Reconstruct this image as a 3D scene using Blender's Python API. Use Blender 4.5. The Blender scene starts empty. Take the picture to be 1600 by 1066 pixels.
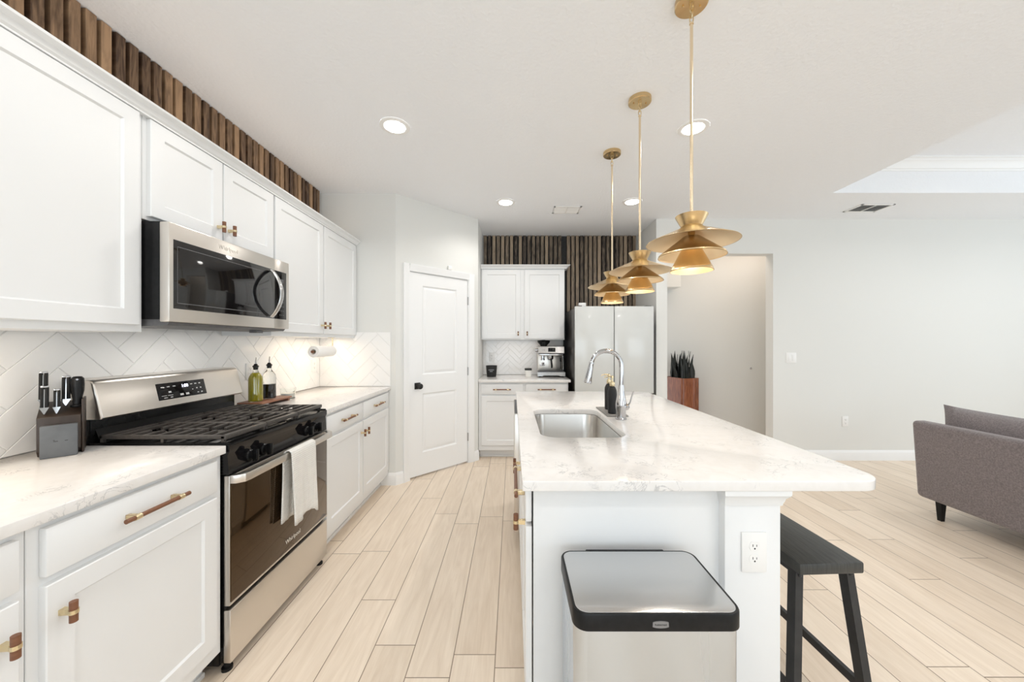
import bpy, bmesh, math, random
from mathutils import Vector, Matrix

S = bpy.context.scene
COL = S.collection
random.seed(7)
PI = math.pi

# ------------------------------------------------------------------ camera
FPX = 562.0            # focal length in pixels of the 1600 px wide frame
CAMZ = 1.338
cd = bpy.data.cameras.new('camera')
cd.sensor_width = 36.0
cd.lens = FPX / 1600.0 * 36.0
cd.shift_x = -1.0 / 1600.0
cd.shift_y = 2.5 / 1600.0
cd.clip_start = 0.02
cam = bpy.data.objects.new('camera', cd)
cam.location = (0, 0, CAMZ)
cam.rotation_euler = (PI / 2, 0, 0)
COL.objects.link(cam)
S.camera = cam

# ------------------------------------------------------------------ world, exposure
w = bpy.data.worlds.new('world')
S.world = w
w.use_nodes = True
wn = w.node_tree.nodes
wn['Background'].inputs[0].default_value = (0.93, 0.96, 1.0, 1)
wn['Background'].inputs[1].default_value = 1.0
S.view_settings.view_transform = 'Standard'
S.view_settings.look = 'None'
S.view_settings.gamma = 1.0
S.view_settings.exposure = 0.33
S.view_settings.use_curve_mapping = False
S.cycles.max_bounces = 14
S.cycles.diffuse_bounces = 10
S.cycles.glossy_bounces = 5
S.cycles.sample_clamp_indirect = 6.0
S.cycles.use_denoising = True


def lamp(name, kind, loc, energy, col=(1, 1, 1), size=0.1, size_y=None, rot=(0, 0, 0), spot=None):
    d = bpy.data.lights.new(name, kind)
    d.energy = energy
    d.color = col
    if kind == 'AREA':
        d.size = size
        if size_y:
            d.shape = 'RECTANGLE'
            d.size_y = size_y
    else:
        d.shadow_soft_size = size
    if kind == 'SPOT':
        d.spot_size = spot or 2.2
        d.spot_blend = 0.6
    o = bpy.data.objects.new(name, d)
    o.location = loc
    o.rotation_euler = rot
    COL.objects.link(o)
    return o


# daylight entering through the window openings behind and beside the camera
DAY = (0.76, 0.90, 1.0)
TILT = PI / 2 + 0.75      # lamps tilted up to brighten the ceiling, as if off bright ground outside
lamp('window_daylight', 'AREA', (-0.2, -3.2, 1.35), 36, DAY, 2.4, 2.1, (TILT, 0, 0))
lamp('window_daylight', 'AREA', (4.2, -3.2, 1.35), 36, DAY, 3.0, 2.1, (TILT, 0, 0))
lamp('window_daylight', 'AREA', (7.2, 1.2, 1.35), 33, DAY, 3.0, 2.1, (TILT, 0, PI / 2))
# unseen spots added to even out the light, behind camera and over living area
for (x, y, z) in ((-0.76, 1.10, 2.73), (-0.76, -0.3, 2.73), (1.19, 1.1, 2.73), (1.19, -0.3, 2.73), (0.2, -1.8, 2.73), (2.4, -0.6, 2.73), (4.2, -1.9, 2.73), (4.0, 0.8, 3.03), (5.6, 0.8, 3.03), (4.0, 2.6, 3.03), (5.6, 2.6, 3.03)):
    lamp('downlight', 'SPOT', (x, y, z), 24, (1.0, 0.97, 0.93), 0.08, spot=2.7)

# ------------------------------------------------------------------ materials
MATS = {}


def mat(name, col, rough=0.5, metal=0.0, noise=None, bump=None, spec=0.5, coat=0.0, sheen=0.0,
        trans=0.0, ior=1.45, stretch=None, rvar=0.0, emit=None):
    """principled material; noise = (scale, other colour, detail), bump = (scale, strength)"""
    m = bpy.data.materials.new(name)
    m.use_nodes = True
    nt = m.node_tree
    b = nt.nodes['Principled BSDF']
    b.inputs['Base Color'].default_value = (*col, 1)
    b.inputs['Roughness'].default_value = rough
    b.inputs['Metallic'].default_value = metal
    b.inputs['Specular IOR Level'].default_value = spec
    b.inputs['Coat Weight'].default_value = coat
    b.inputs['Sheen Weight'].default_value = sheen
    b.inputs['Transmission Weight'].default_value = trans
    b.inputs['IOR'].default_value = ior
    tc = nt.nodes.new('ShaderNodeTexCoord')
    mp = nt.nodes.new('ShaderNodeMapping')
    nt.links.new(tc.outputs['Object'], mp.inputs[0])
    if stretch:
        mp.inputs['Scale'].default_value = stretch

    def nz(scale, detail=3.0):
        n = nt.nodes.new('ShaderNodeTexNoise')
        n.inputs['Scale'].default_value = scale
        n.inputs['Detail'].default_value = detail
        nt.links.new(mp.outputs[0], n.inputs['Vector'])
        return n
    if noise:
        n = nz(noise[0], noise[2] if len(noise) > 2 else 3)
        r = nt.nodes.new('ShaderNodeValToRGB')
        r.color_ramp.elements[0].position = 0.35
        r.color_ramp.elements[1].position = 0.65
        r.color_ramp.elements[0].color = (*col, 1)
        r.color_ramp.elements[1].color = (*noise[1], 1)
        nt.links.new(n.outputs[0], r.inputs[0])
        nt.links.new(r.outputs[0], b.inputs['Base Color'])
    if bump:
        n = nz(bump[0], 4)
        bp = nt.nodes.new('ShaderNodeBump')
        bp.inputs['Strength'].default_value = bump[1]
        bp.inputs['Distance'].default_value = bump[2] if len(bump) > 2 else 0.002
        nt.links.new(n.outputs[0], bp.inputs['Height'])
        nt.links.new(bp.outputs[0], b.inputs['Normal'])
    if rvar:
        n = nz(60, 3)
        mr = nt.nodes.new('ShaderNodeMapRange')
        mr.inputs['To Min'].default_value = max(0.02, rough - rvar)
        mr.inputs['To Max'].default_value = rough + rvar
        nt.links.new(n.outputs[0], mr.inputs[0])
        nt.links.new(mr.outputs[0], b.inputs['Roughness'])
    if emit:
        b.inputs['Emission Color'].default_value = (*emit[0], 1)
        b.inputs['Emission Strength'].default_value = emit[1]
    MATS[name] = m
    return m


M_WALL = mat('wall_paint', (0.735, 0.74, 0.72), 0.75, bump=(220, 0.12))
M_CEIL = mat('ceiling_paint', (0.845, 0.865, 0.895), 0.85, bump=(55, 0.55, 0.006))
M_TRIM = mat('trim_paint', (0.85, 0.86, 0.865), 0.4, bump=(90, 0.03))
M_CAB = mat('cabinet_paint', (0.775, 0.785, 0.79), 0.38, bump=(120, 0.03))
M_GROUT = mat('tile_grout', (0.84, 0.835, 0.825), 0.8, bump=(200, 0.1))
M_TILE = mat('white_tile', (0.86, 0.86, 0.855), 0.09, noise=(4, (0.88, 0.88, 0.875)), spec=0.5)
M_STEEL = mat('brushed_steel', (0.70, 0.665, 0.62), 0.31, 1.0, stretch=(60, 1, 60), rvar=0.07)
M_STEELX = mat('brushed_steel_lid', (0.60, 0.60, 0.60), 0.22, 1.0, stretch=(1, 40, 40), rvar=0.05)
M_SINK = mat('sink_steel', (0.62, 0.60, 0.57), 0.24, 1.0, stretch=(1, 1, 40), rvar=0.05)
M_CHROME = mat('chrome', (0.50, 0.50, 0.51), 0.06, 1.0, bump=(8, 0.01))
M_BRASS = mat('brushed_brass', (0.68, 0.505, 0.28), 0.25, 1.0, stretch=(1, 1, 90), rvar=0.03)
_nt = M_BRASS.node_tree
_tg = _nt.nodes.new('ShaderNodeTangent')
_tg.direction_type = 'RADIAL'
_tg.axis = 'Z'
_nt.links.new(_tg.outputs[0], _nt.nodes['Principled BSDF'].inputs['Tangent'])
_nt.nodes['Principled BSDF'].inputs['Anisotropic'].default_value = 0.8
M_BRASSIN = mat('pale_brass_inside', (0.82, 0.66, 0.44), 0.42, 0.7, bump=(90, 0.04))
M_CHAMP = mat('champagne_brass', (0.84, 0.70, 0.50), 0.26, 1.0, bump=(20, 0.01))
M_BINST = mat('brushed_steel_bin', (0.61, 0.668, 0.735), 0.24, 1.0, stretch=(0.2, 0.2, 0.01), rvar=0.14)
M_GOLD = mat('satin_gold', (0.74, 0.62, 0.40), 0.28, 1.0, rvar=0.05)
M_WALNUT = mat('walnut', (0.16, 0.065, 0.032), 0.42, noise=(30, (0.20, 0.085, 0.042)), stretch=(1, 1, 6))
M_BLACKGL = mat('black_glass', (0.006, 0.006, 0.007), 0.05, noise=(3, (0.007, 0.006, 0.006)), spec=0.38)
M_MICROGL = mat('microwave_glass', (0.006, 0.006, 0.007), 0.05, noise=(3, (0.007, 0.006, 0.006)), ior=1.62)
M_OVENGL = mat('oven_glass', (0.016, 0.009, 0.004), 0.045, noise=(2, (0.018, 0.011, 0.006)), spec=0.6, ior=1.6)
M_OVENGL.node_tree.nodes['Principled BSDF'].inputs['Specular Tint'].default_value = (1.0, 0.66, 0.36, 1)
M_BLACKEN = mat('black_enamel', (0.004, 0.004, 0.004), 0.22, noise=(20, (0.007, 0.007, 0.007)), spec=0.22)
M_IRON = mat('cast_iron', (0.050, 0.044, 0.040), 0.42, noise=(90, (0.068, 0.060, 0.054)), bump=(300, 0.2), spec=0.4)
M_BLACKPL = mat('black_plastic', (0.007, 0.007, 0.0075), 0.36, noise=(60, (0.011, 0.011, 0.0115)), spec=0.28)
M_BLACKMT = mat('matte_black', (0.012, 0.012, 0.012), 0.55, noise=(60, (0.018, 0.018, 0.018)))
M_GRIP = mat('knife_grip', (0.010, 0.010, 0.010), 0.5, noise=(60, (0.014, 0.014, 0.014)), spec=0.25)
M_GREYPL = mat('grey_plastic', (0.10, 0.10, 0.105), 0.5, noise=(40, (0.13, 0.13, 0.135)))
M_TRAYGR = mat('grey_silicone', (0.24, 0.23, 0.215), 0.6, noise=(40, (0.27, 0.26, 0.245)))
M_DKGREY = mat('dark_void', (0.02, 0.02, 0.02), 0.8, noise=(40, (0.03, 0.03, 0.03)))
M_WHITEPL = mat('white_plastic', (0.83, 0.83, 0.82), 0.32, bump=(60, 0.02))
M_FRIDGE = mat('fridge_glass', (0.59, 0.605, 0.595), 0.16, noise=(1.5, (0.62, 0.635, 0.625)), coat=0.3)
M_FRSIDE = mat('fridge_side', (0.05, 0.045, 0.04), 0.35, metal=0.6, noise=(6, (0.07, 0.06, 0.055)))
M_STOOL = mat('charcoal_metal', (0.030, 0.031, 0.033), 0.42, metal=0.3, noise=(20, (0.04, 0.041, 0.043)))
M_STOOLTOP = mat('black_stained_wood', (0.030, 0.031, 0.030), 0.42, noise=(12, (0.055, 0.056, 0.052), 6), stretch=(14, 1, 1), bump=(40, 0.1))
M_SOFA = mat('grey_upholstery', (0.150, 0.130, 0.133), 0.95, noise=(120, (0.235, 0.205, 0.209), 6), bump=(420, 0.5), sheen=0.25)
M_PAPER = mat('paper_towel', (0.86, 0.845, 0.82), 0.9, bump=(140, 0.25))
M_OIL = mat('olive_oil', (0.42, 0.36, 0.02), 0.05, noise=(6, (0.36, 0.31, 0.015)), coat=1.0)
M_VINEGAR = mat('balsamic', (0.014, 0.007, 0.005), 0.06, noise=(6, (0.02, 0.01, 0.007)), coat=1.0)
M_GLASS = mat('clear_glass', (0.96, 0.98, 0.97), 0.02, trans=1.0, ior=1.3, bump=(5, 0.01))
M_WOODTRAY = mat('tray_wood', (0.20, 0.085, 0.05), 0.45, noise=(26, (0.32, 0.15, 0.09), 5), stretch=(1, 0.2, 6))
M_REDWOOD = mat('planter_wood', (0.18, 0.050, 0.022), 0.16, coat=0.7, noise=(14, (0.33, 0.11, 0.045), 5), stretch=(5, 5, 0.6))
M_LEAF = mat('dark_leaf', (0.010, 0.012, 0.011), 0.4, noise=(20, (0.022, 0.026, 0.022)))
M_SOIL = mat('soil', (0.03, 0.022, 0.016), 0.95, bump=(80, 0.8))
M_KNIFEBL = mat('knife_block_wood', (0.022, 0.014, 0.010), 0.4, noise=(24, (0.04, 0.026, 0.018), 5), stretch=(1, 1, 0.2))
M_SLATE = mat('slate_plate', (0.085, 0.092, 0.10), 0.45, noise=(12, (0.12, 0.128, 0.137), 5))
M_WAX = mat('white_wax', (0.80, 0.78, 0.74), 0.5, bump=(40, 0.05))
M_HINGE = mat('hinge_metal', (0.42, 0.42, 0.42), 0.35, 1.0, rvar=0.05)
M_LAMP = mat('lamp_disc', (1, 1, 1), 0.5, emit=((1.0, 0.97, 0.92), 14.0), bump=(10, 0.01))
M_BULB = mat('warm_bulb', (1, 0.9, 0.75), 0.5, emit=((1.0, 0.84, 0.60), 4.0), bump=(10, 0.01))
M_DIGIT = mat('lit_digits', (0.8, 0.8, 1.0), 0.5, emit=((0.80, 0.82, 1.0), 2.6), bump=(10, 0.01))
M_PRINT = mat('pale_print', (0.62, 0.62, 0.62), 0.5, bump=(10, 0.01))
M_LOGO = mat('silver_lettering', (0.82, 0.79, 0.74), 0.35, 0.6, bump=(10, 0.01))
M_BADGE = mat('badge_grey', (0.24, 0.24, 0.245), 0.4, 0.3, bump=(30, 0.02))
M_TOWEL = None


def math_node(nt, op, a=None, b=None, c=None):
    n = nt.nodes.new('ShaderNodeMath')
    n.operation = op
    for i, v in enumerate((a, b, c)):
        if v is None:
            continue
        if isinstance(v, (int, float)):
            n.inputs[i].default_value = v
        else:
            nt.links.new(v, n.inputs[i])
    return n.outputs[0]


def floor_material():
    m = bpy.data.materials.new('oak_planks')
    m.use_nodes = True
    nt = m.node_tree
    b = nt.nodes['Principled BSDF']
    g = nt.nodes.new('ShaderNodeNewGeometry')
    sp = nt.nodes.new('ShaderNodeSeparateXYZ')
    nt.links.new(g.outputs['Position'], sp.inputs[0])
    X, Y = sp.outputs[0], sp.outputs[1]
    W, L = 0.178, 1.22
    xr = math_node(nt, 'DIVIDE', math_node(nt, 'ADD', X, 0.2517 + W * 40), W)
    row = math_node(nt, 'FLOOR', xr)
    fx = math_node(nt, 'FRACT', xr)
    wn1 = nt.nodes.new('ShaderNodeTexWhiteNoise')
    wn1.noise_dimensions = '1D'
    nt.links.new(row, wn1.inputs['W'])
    yr = math_node(nt, 'ADD', math_node(nt, 'DIVIDE', math_node(nt, 'ADD', Y, 30.0), L), wn1.outputs['Value'])
    idx = math_node(nt, 'FLOOR', yr)
    fy = math_node(nt, 'FRACT', yr)
    cb = nt.nodes.new('ShaderNodeCombineXYZ')
    nt.links.new(row, cb.inputs[0])
    nt.links.new(idx, cb.inputs[1])
    wn2 = nt.nodes.new('ShaderNodeTexWhiteNoise')
    wn2.noise_dimensions = '2D'
    nt.links.new(cb.outputs[0], wn2.inputs['Vector'])
    rnd = wn2.outputs['Value']
    # distance to seams
    ex = math_node(nt, 'MULTIPLY', math_node(nt, 'MINIMUM', fx, math_node(nt, 'SUBTRACT', 1.0, fx)), W)
    ey = math_node(nt, 'MULTIPLY', math_node(nt, 'MINIMUM', fy, math_node(nt, 'SUBTRACT', 1.0, fy)), L)
    e = math_node(nt, 'MINIMUM', ex, ey)
    seam = nt.nodes.new('ShaderNodeMapRange')
    seam.inputs['From Min'].default_value = 0.0008
    seam.inputs['From Max'].default_value = 0.0026
    nt.links.new(e, seam.inputs[0])
    # grain, shifted per plank
    gv = nt.nodes.new('ShaderNodeCombineXYZ')
    nt.links.new(math_node(nt, 'MULTIPLY', X, 15.0), gv.inputs[0])
    nt.links.new(math_node(nt, 'ADD', math_node(nt, 'MULTIPLY', Y, 1.6), math_node(nt, 'MULTIPLY', rnd, 60.0)), gv.inputs[1])
    n1 = nt.nodes.new('ShaderNodeTexNoise')
    n1.inputs['Scale'].default_value = 1.0
    n1.inputs['Detail'].default_value = 6
    n1.inputs['Distortion'].default_value = 2.4
    nt.links.new(gv.outputs[0], n1.inputs['Vector'])
    gv2 = nt.nodes.new('ShaderNodeCombineXYZ')
    nt.links.new(math_node(nt, 'MULTIPLY', X, 150.0), gv2.inputs[0])
    nt.links.new(math_node(nt, 'ADD', math_node(nt, 'MULTIPLY', Y, 6.0), math_node(nt, 'MULTIPLY', rnd, 31.0)), gv2.inputs[1])
    n2 = nt.nodes.new('ShaderNodeTexNoise')
    n2.inputs['Scale'].default_value = 1.0
    n2.inputs['Detail'].default_value = 3
    nt.links.new(gv2.outputs[0], n2.inputs['Vector'])
    r = nt.nodes.new('ShaderNodeValToRGB')
    r.color_ramp.elements[0].position = 0.25
    r.color_ramp.elements[0].color = (0.66, 0.54, 0.42, 1)
    r.color_ramp.elements[1].position = 0.75
    r.color_ramp.elements[1].color = (0.86, 0.75, 0.625, 1)
    f = math_node(nt, 'ADD', math_node(nt, 'MULTIPLY', n1.outputs[0], 0.62),
                  math_node(nt, 'ADD', math_node(nt, 'MULTIPLY', n2.outputs[0], 0.22), math_node(nt, 'MULTIPLY', rnd, 0.24)))
    nt.links.new(f, r.inputs[0])
    mx = nt.nodes.new('ShaderNodeMix')
    mx.data_type = 'RGBA'
    mx.inputs['A'].default_value = (0.20, 0.14, 0.09, 1)
    nt.links.new(seam.outputs[0], mx.inputs['Factor'])
    nt.links.new(r.outputs[0], mx.inputs['B'])
    nt.links.new(mx.outputs['Result'], b.inputs['Base Color'])
    b.inputs['Roughness'].default_value = 0.42
    bp = nt.nodes.new('ShaderNodeBump')
    bp.inputs['Strength'].default_value = 0.35
    bp.inputs['Distance'].default_value = 0.002
    nt.links.new(math_node(nt, 'ADD', seam.outputs[0], math_node(nt, 'MULTIPLY', n2.outputs[0], 0.25)), bp.inputs['Height'])
    nt.links.new(bp.outputs[0], b.inputs['Normal'])
    return m


M_FLOOR = floor_material()


def quartz_material():
    m = bpy.data.materials.new('quartz')
    m.use_nodes = True
    nt = m.node_tree
    b = nt.nodes['Principled BSDF']
    g = nt.nodes.new('ShaderNodeNewGeometry')

    def noise(scale, detail, dist=0.0, rough=0.5):
        n = nt.nodes.new('ShaderNodeTexNoise')
        n.inputs['Scale'].default_value = scale
        n.inputs['Detail'].default_value = detail
        n.inputs['Distortion'].default_value = dist
        n.inputs['Roughness'].default_value = rough
        nt.links.new(g.outputs['Position'], n.inputs['Vector'])
        return n.outputs[0]
    a = noise(13.0, 7, 1.2, 0.62)
    vein = math_node(nt, 'ABSOLUTE', math_node(nt, 'SUBTRACT', a, 0.5))
    vm = nt.nodes.new('ShaderNodeMapRange')
    vm.inputs['From Min'].default_value = 0.0
    vm.inputs['From Max'].default_value = 0.020
    vm.inputs['To Min'].default_value = 1.0
    vm.inputs['To Max'].default_value = 0.0
    nt.links.new(vein, vm.inputs[0])
    patch = nt.nodes.new('ShaderNodeMapRange')
    patch.inputs['From Min'].default_value = 0.50
    patch.inputs['From Max'].default_value = 0.62
    nt.links.new(noise(5.2, 4, 0.6), patch.inputs[0])
    amt = math_node(nt, 'MULTIPLY', math_node(nt, 'MULTIPLY', vm.outputs[0], patch.outputs[0]), 0.75)
    soft = nt.nodes.new('ShaderNodeMapRange')
    soft.inputs['From Min'].default_value = 0.35
    soft.inputs['From Max'].default_value = 0.75
    nt.links.new(noise(26, 4, 0.5), soft.inputs[0])
    base = nt.nodes.new('ShaderNodeMix')
    base.data_type = 'RGBA'
    base.inputs['A'].default_value = (0.79, 0.775, 0.76, 1)
    base.inputs['B'].default_value = (0.75, 0.73, 0.71, 1)
    nt.links.new(soft.outputs[0], base.inputs['Factor'])
    mx = nt.nodes.new('ShaderNodeMix')
    mx.data_type = 'RGBA'
    nt.links.new(base.outputs['Result'], mx.inputs['A'])
    mx.inputs['B'].default_value = (0.40, 0.40, 0.41, 1)
    nt.links.new(amt, mx.inputs['Factor'])
    nt.links.new(mx.outputs['Result'], b.inputs['Base Color'])
    b.inputs['Roughness'].default_value = 0.13
    return m


M_QUARTZ = quartz_material()


def slat_material(name, axis, pitch, a0, dark, light, seed):
    m = bpy.data.materials.new(name)
    m.use_nodes = True
    nt = m.node_tree
    b = nt.nodes['Principled BSDF']
    g = nt.nodes.new('ShaderNodeNewGeometry')
    sp = nt.nodes.new('ShaderNodeSeparateXYZ')
    nt.links.new(g.outputs['Position'], sp.inputs[0])
    A = sp.outputs[axis]
    row = math_node(nt, 'FLOOR', math_node(nt, 'ADD', math_node(nt, 'DIVIDE', math_node(nt, 'SUBTRACT', A, a0), pitch), 0.15))
    wn1 = nt.nodes.new('ShaderNodeTexWhiteNoise')
    wn1.noise_dimensions = '1D'
    nt.links.new(math_node(nt, 'ADD', row, seed), wn1.inputs['W'])
    rnd = wn1.outputs['Value']
    cb = nt.nodes.new('ShaderNodeCombineXYZ')
    nt.links.new(math_node(nt, 'MULTIPLY', A, 45.0), cb.inputs[0])
    nt.links.new(math_node(nt, 'ADD', math_node(nt, 'MULTIPLY', sp.outputs[2], 5.0), math_node(nt, 'MULTIPLY', rnd, 50.0)), cb.inputs[1])
    n = nt.nodes.new('ShaderNodeTexNoise')
    n.inputs['Scale'].default_value = 1.0
    n.inputs['Detail'].default_value = 5
    n.inputs['Distortion'].default_value = 1.5
    nt.links.new(cb.outputs[0], n.inputs['Vector'])
    f = math_node(nt, 'ADD', math_node(nt, 'MULTIPLY', n.outputs[0], 0.75), math_node(nt, 'MULTIPLY', math_node(nt, 'SUBTRACT', rnd, 0.5), 0.5))
    r = nt.nodes.new('ShaderNodeValToRGB')
    r.color_ramp.elements[0].position = 0.12
    r.color_ramp.elements[0].color = (*dark, 1)
    r.color_ramp.elements[1].position = 0.62
    r.color_ramp.elements[1].color = (*light, 1)
    nt.links.new(f, r.inputs[0])
    nt.links.new(r.outputs[0], b.inputs['Base Color'])
    b.inputs['Roughness'].default_value = 0.6
    return m


def towel_material():
    m = bpy.data.materials.new('waffle_cloth')
    m.use_nodes = True
    nt = m.node_tree
    b = nt.nodes['Principled BSDF']
    b.inputs['Base Color'].default_value = (0.80, 0.785, 0.75, 1)
    b.inputs['Roughness'].default_value = 0.95
    g = nt.nodes.new('ShaderNodeNewGeometry')
    sp = nt.nodes.new('ShaderNodeSeparateXYZ')
    nt.links.new(g.outputs['Position'], sp.inputs[0])
    s1 = math_node(nt, 'SINE', math_node(nt, 'MULTIPLY', sp.outputs[1], 620))
    s2 = math_node(nt, 'SINE', math_node(nt, 'MULTIPLY', sp.outputs[2], 620))
    bp = nt.nodes.new('ShaderNodeBump')
    bp.inputs['Strength'].default_value = 0.8
    bp.inputs['Distance'].default_value = 0.002
    nt.links.new(math_node(nt, 'MULTIPLY', math_node(nt, 'ADD', s1, s2), 0.5), bp.inputs['Height'])
    nt.links.new(bp.outputs[0], b.inputs['Normal'])
    return m


M_TOWEL = towel_material()

# ------------------------------------------------------------------ geometry helpers
ORG = {}


class Fr:
    """frame: a along u, d along n, z along w"""

    def __init__(s, o, u, n, wv=(0, 0, 1)):
        s.o, s.u, s.n, s.w = Vector(o), Vector(u), Vector(n), Vector(wv)

    def p(s, a, d, z):
        return s.o + s.u * a + s.n * d + s.w * z


L = Fr((0, 0, 0), (0, 1, 0), (1, 0, 0))      # left run: a = Y, d = X
B = Fr((0, 0, 0), (1, 0, 0), (0, -1, 0))     # facing the camera: a = X, d = -Y
I = Fr((0, 0, 0), (0, 1, 0), (-1, 0, 0))     # island left side: a = Y, d = -X
XY = Fr((0, 0, 0), (1, 0, 0), (0, 1, 0))     # a = X, d = Y


class MB:
    def __init__(s):
        s.bm = bmesh.new()

    def box(s, fr, a0, a1, d0, d1, z0, z1, bev=0.0, mi=0, seg=2):
        bm = s.bm
        vs = [bm.verts.new(fr.p(a, d, z)) for z in (z0, z1) for d in (d0, d1) for a in (a0, a1)]
        idx = [(0, 1, 3, 2), (4, 6, 7, 5), (0, 4, 5, 1), (2, 3, 7, 6), (0, 2, 6, 4), (1, 5, 7, 3)]
        fs = [bm.faces.new([vs[i] for i in f]) for f in idx]
        bmesh.ops.recalc_face_normals(bm, faces=fs)
        for f in fs:
            f.material_index = mi
        if bev > 0:
            es = list({e for f in fs for e in f.edges})
            bmesh.ops.bevel(bm, geom=es, offset=bev, segments=seg, affect='EDGES', profile=0.5, clamp_overlap=True)
        return s

    def shaker(s, fr, a0, a1, z0, z1, d, t=0.02, rail=0.058, dep=0.008, mi=0):
        """panelled door front, outer plane at d"""
        rings = [(0.0, -t), (0.0, -0.0025), (0.0025, 0.0), (rail, 0.0), (rail + 0.006, -dep)]
        s.rings(fr, a0, a1, z0, z1, d, rings, mi, back=True)
        return s

    def rings(s, fr, a0, a1, z0, z1, d, rings, mi=0, back=False):
        bm = s.bm
        prev = None
        fs = []
        for (i, dd) in rings:
            ring = [bm.verts.new(fr.p(a, d + dd, z)) for (a, z) in
                    ((a0 + i, z0 + i), (a1 - i, z0 + i), (a1 - i, z1 - i), (a0 + i, z1 - i))]
            if prev:
                for k in range(4):
                    fs.append(bm.faces.new((prev[k], prev[(k + 1) % 4], ring[(k + 1) % 4], ring[k])))
            elif back:
                fs.append(bm.faces.new(ring[::-1]))
            prev = ring
        fs.append(bm.faces.new(prev))
        for f in fs:
            f.material_index = mi
        return s

    def lathe(s, c, prof, seg=32, mi=0, axis=None, cap0=True, cap1=True):
        """profile of (r, h) along axis from centre c"""
        bm = s.bm
        ax = Vector(axis or (0, 0, 1)).normalized()
        t = Vector((1, 0, 0)) if abs(ax.x) < 0.9 else Vector((0, 1, 0))
        u = ax.cross(t).normalized()
        v = ax.cross(u)
        c = Vector(c)
        prev = None
        fs = []
        for (r, h) in prof:
            ring = [bm.verts.new(c + ax * h + (u * math.cos(2 * PI * k / seg) + v * math.sin(2 * PI * k / seg)) * max(r, 1e-5)) for k in range(seg)]
            if prev:
                for k in range(seg):
                    fs.append(bm.faces.new((prev[k], prev[(k + 1) % seg], ring[(k + 1) % seg], ring[k])))
            elif cap0:
                fs.append(bm.faces.new(ring[::-1]))
            prev = ring
        if cap1:
            fs.append(bm.faces.new(prev))
        for f in fs:
            f.material_index = mi
        return s

    def tube(s, pts, r, seg=12, mi=0, cap=True, flat=None):
        """swept tube; r number or list; flat = (scale_u, scale_v)"""
        bm = s.bm
        pts = [Vector(p) for p in pts]
        n = len(pts)
        rs = r if isinstance(r, (list, tuple)) else [r] * n
        tang = []
        for i in range(n):
            a = pts[max(0, i - 1)]
            b = pts[min(n - 1, i + 1)]
            tang.append((b - a).normalized())
        ref = Vector((0, 0, 1)) if abs(tang[0].z) < 0.9 else Vector((0, 1, 0))
        u = tang[0].cross(ref).normalized()
        prev = None
        fs = []
        for i in range(n):
            t = tang[i]
            u = (u - t * u.dot(t)).normalized()
            v = t.cross(u)
            fu, fv = flat or (1, 1)
            ring = [bm.verts.new(pts[i] + (u * math.cos(2 * PI * k / seg) * fu + v * math.sin(2 * PI * k / seg) * fv) * rs[i]) for k in range(seg)]
            if prev:
                for k in range(seg):
                    fs.append(bm.faces.new((prev[k], prev[(k + 1) % seg], ring[(k + 1) % seg], ring[k])))
            elif cap:
                fs.append(bm.faces.new(ring[::-1]))
            prev = ring
        if cap:
            fs.append(bm.faces.new(prev))
        for f in fs:
            f.material_index = mi
        return s

    def prism(s, poly, mapf, h0, h1, mi=0):
        """poly of (x, y); mapf(x, y, h) -> point"""
        bm = s.bm
        v0 = [bm.verts.new(mapf(x, y, h0)) for x, y in poly]
        v1 = [bm.verts.new(mapf(x, y, h1)) for x, y in poly]
        n = len(poly)
        fs = [bm.faces.new(v0[::-1]), bm.faces.new(v1)]
        for k in range(n):
            fs.append(bm.faces.new((v0[k], v0[(k + 1) % n], v1[(k + 1) % n], v1[k])))
        bmesh.ops.recalc_face_normals(bm, faces=fs)
        for f in fs:
            f.material_index = mi
        return s

    def loft(s, rings, mi=0, cap0=True, cap1=True, closed=True):
        bm = s.bm
        prev = None
        fs = []
        for ring in rings:
            vs = [bm.verts.new(p) for p in ring]
            n = len(vs)
            if prev:
                for k in range(n if closed else n - 1):
                    fs.append(bm.faces.new((prev[k], prev[(k + 1) % n], vs[(k + 1) % n], vs[k])))
            elif cap0:
                fs.append(bm.faces.new(vs[::-1]))
            prev = vs
        if cap1:
            fs.append(bm.faces.new(prev))
        for f in fs:
            f.material_index = mi
        return s


def link_mesh(name, me, parent, loc=None):
    o = bpy.data.objects.new(name, me)
    COL.objects.link(o)
    if parent is not None:
        off = ORG[parent.name]
        o.parent = parent
    else:
        off = Vector(loc or (0, 0, 0))
        o.location = off
    ORG[o.name] = off
    if off.length > 0:
        me.transform(Matrix.Translation(-off))
    return o


def build(name, mb, mats, parent=None, loc=None, ang=35, normals=True):
    me = bpy.data.meshes.new(name)
    if normals:
        bmesh.ops.recalc_face_normals(mb.bm, faces=mb.bm.faces[:])
    mb.bm.to_mesh(me)
    mb.bm.free()
    for m in (mats if isinstance(mats, (list, tuple)) else [mats]):
        me.materials.append(m)
    me.shade_smooth()
    me.set_sharp_from_angle(angle=math.radians(ang))
    return link_mesh(name, me, parent, loc)


def tag(o, label, cat, group=None, kind=None):
    if label:
        o['label'] = label
    if cat:
        o['category'] = cat
    if group:
        o['group'] = group
    if kind:
        o['kind'] = kind
    return o


def thing(name, label, cat, loc, group=None):
    o = bpy.data.objects.new(name, None)
    o.empty_display_size = 0.05
    COL.objects.link(o)
    o.location = loc
    ORG[o.name] = Vector(loc)
    return tag(o, label, cat, group)


def struct(name, mb, m, label=None, cat=None, parent=None, ang=35):
    o = build(name, mb, m, parent, ang=ang)
    if parent is None:
        tag(o, label, cat, None, 'structure')
    return o


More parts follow.
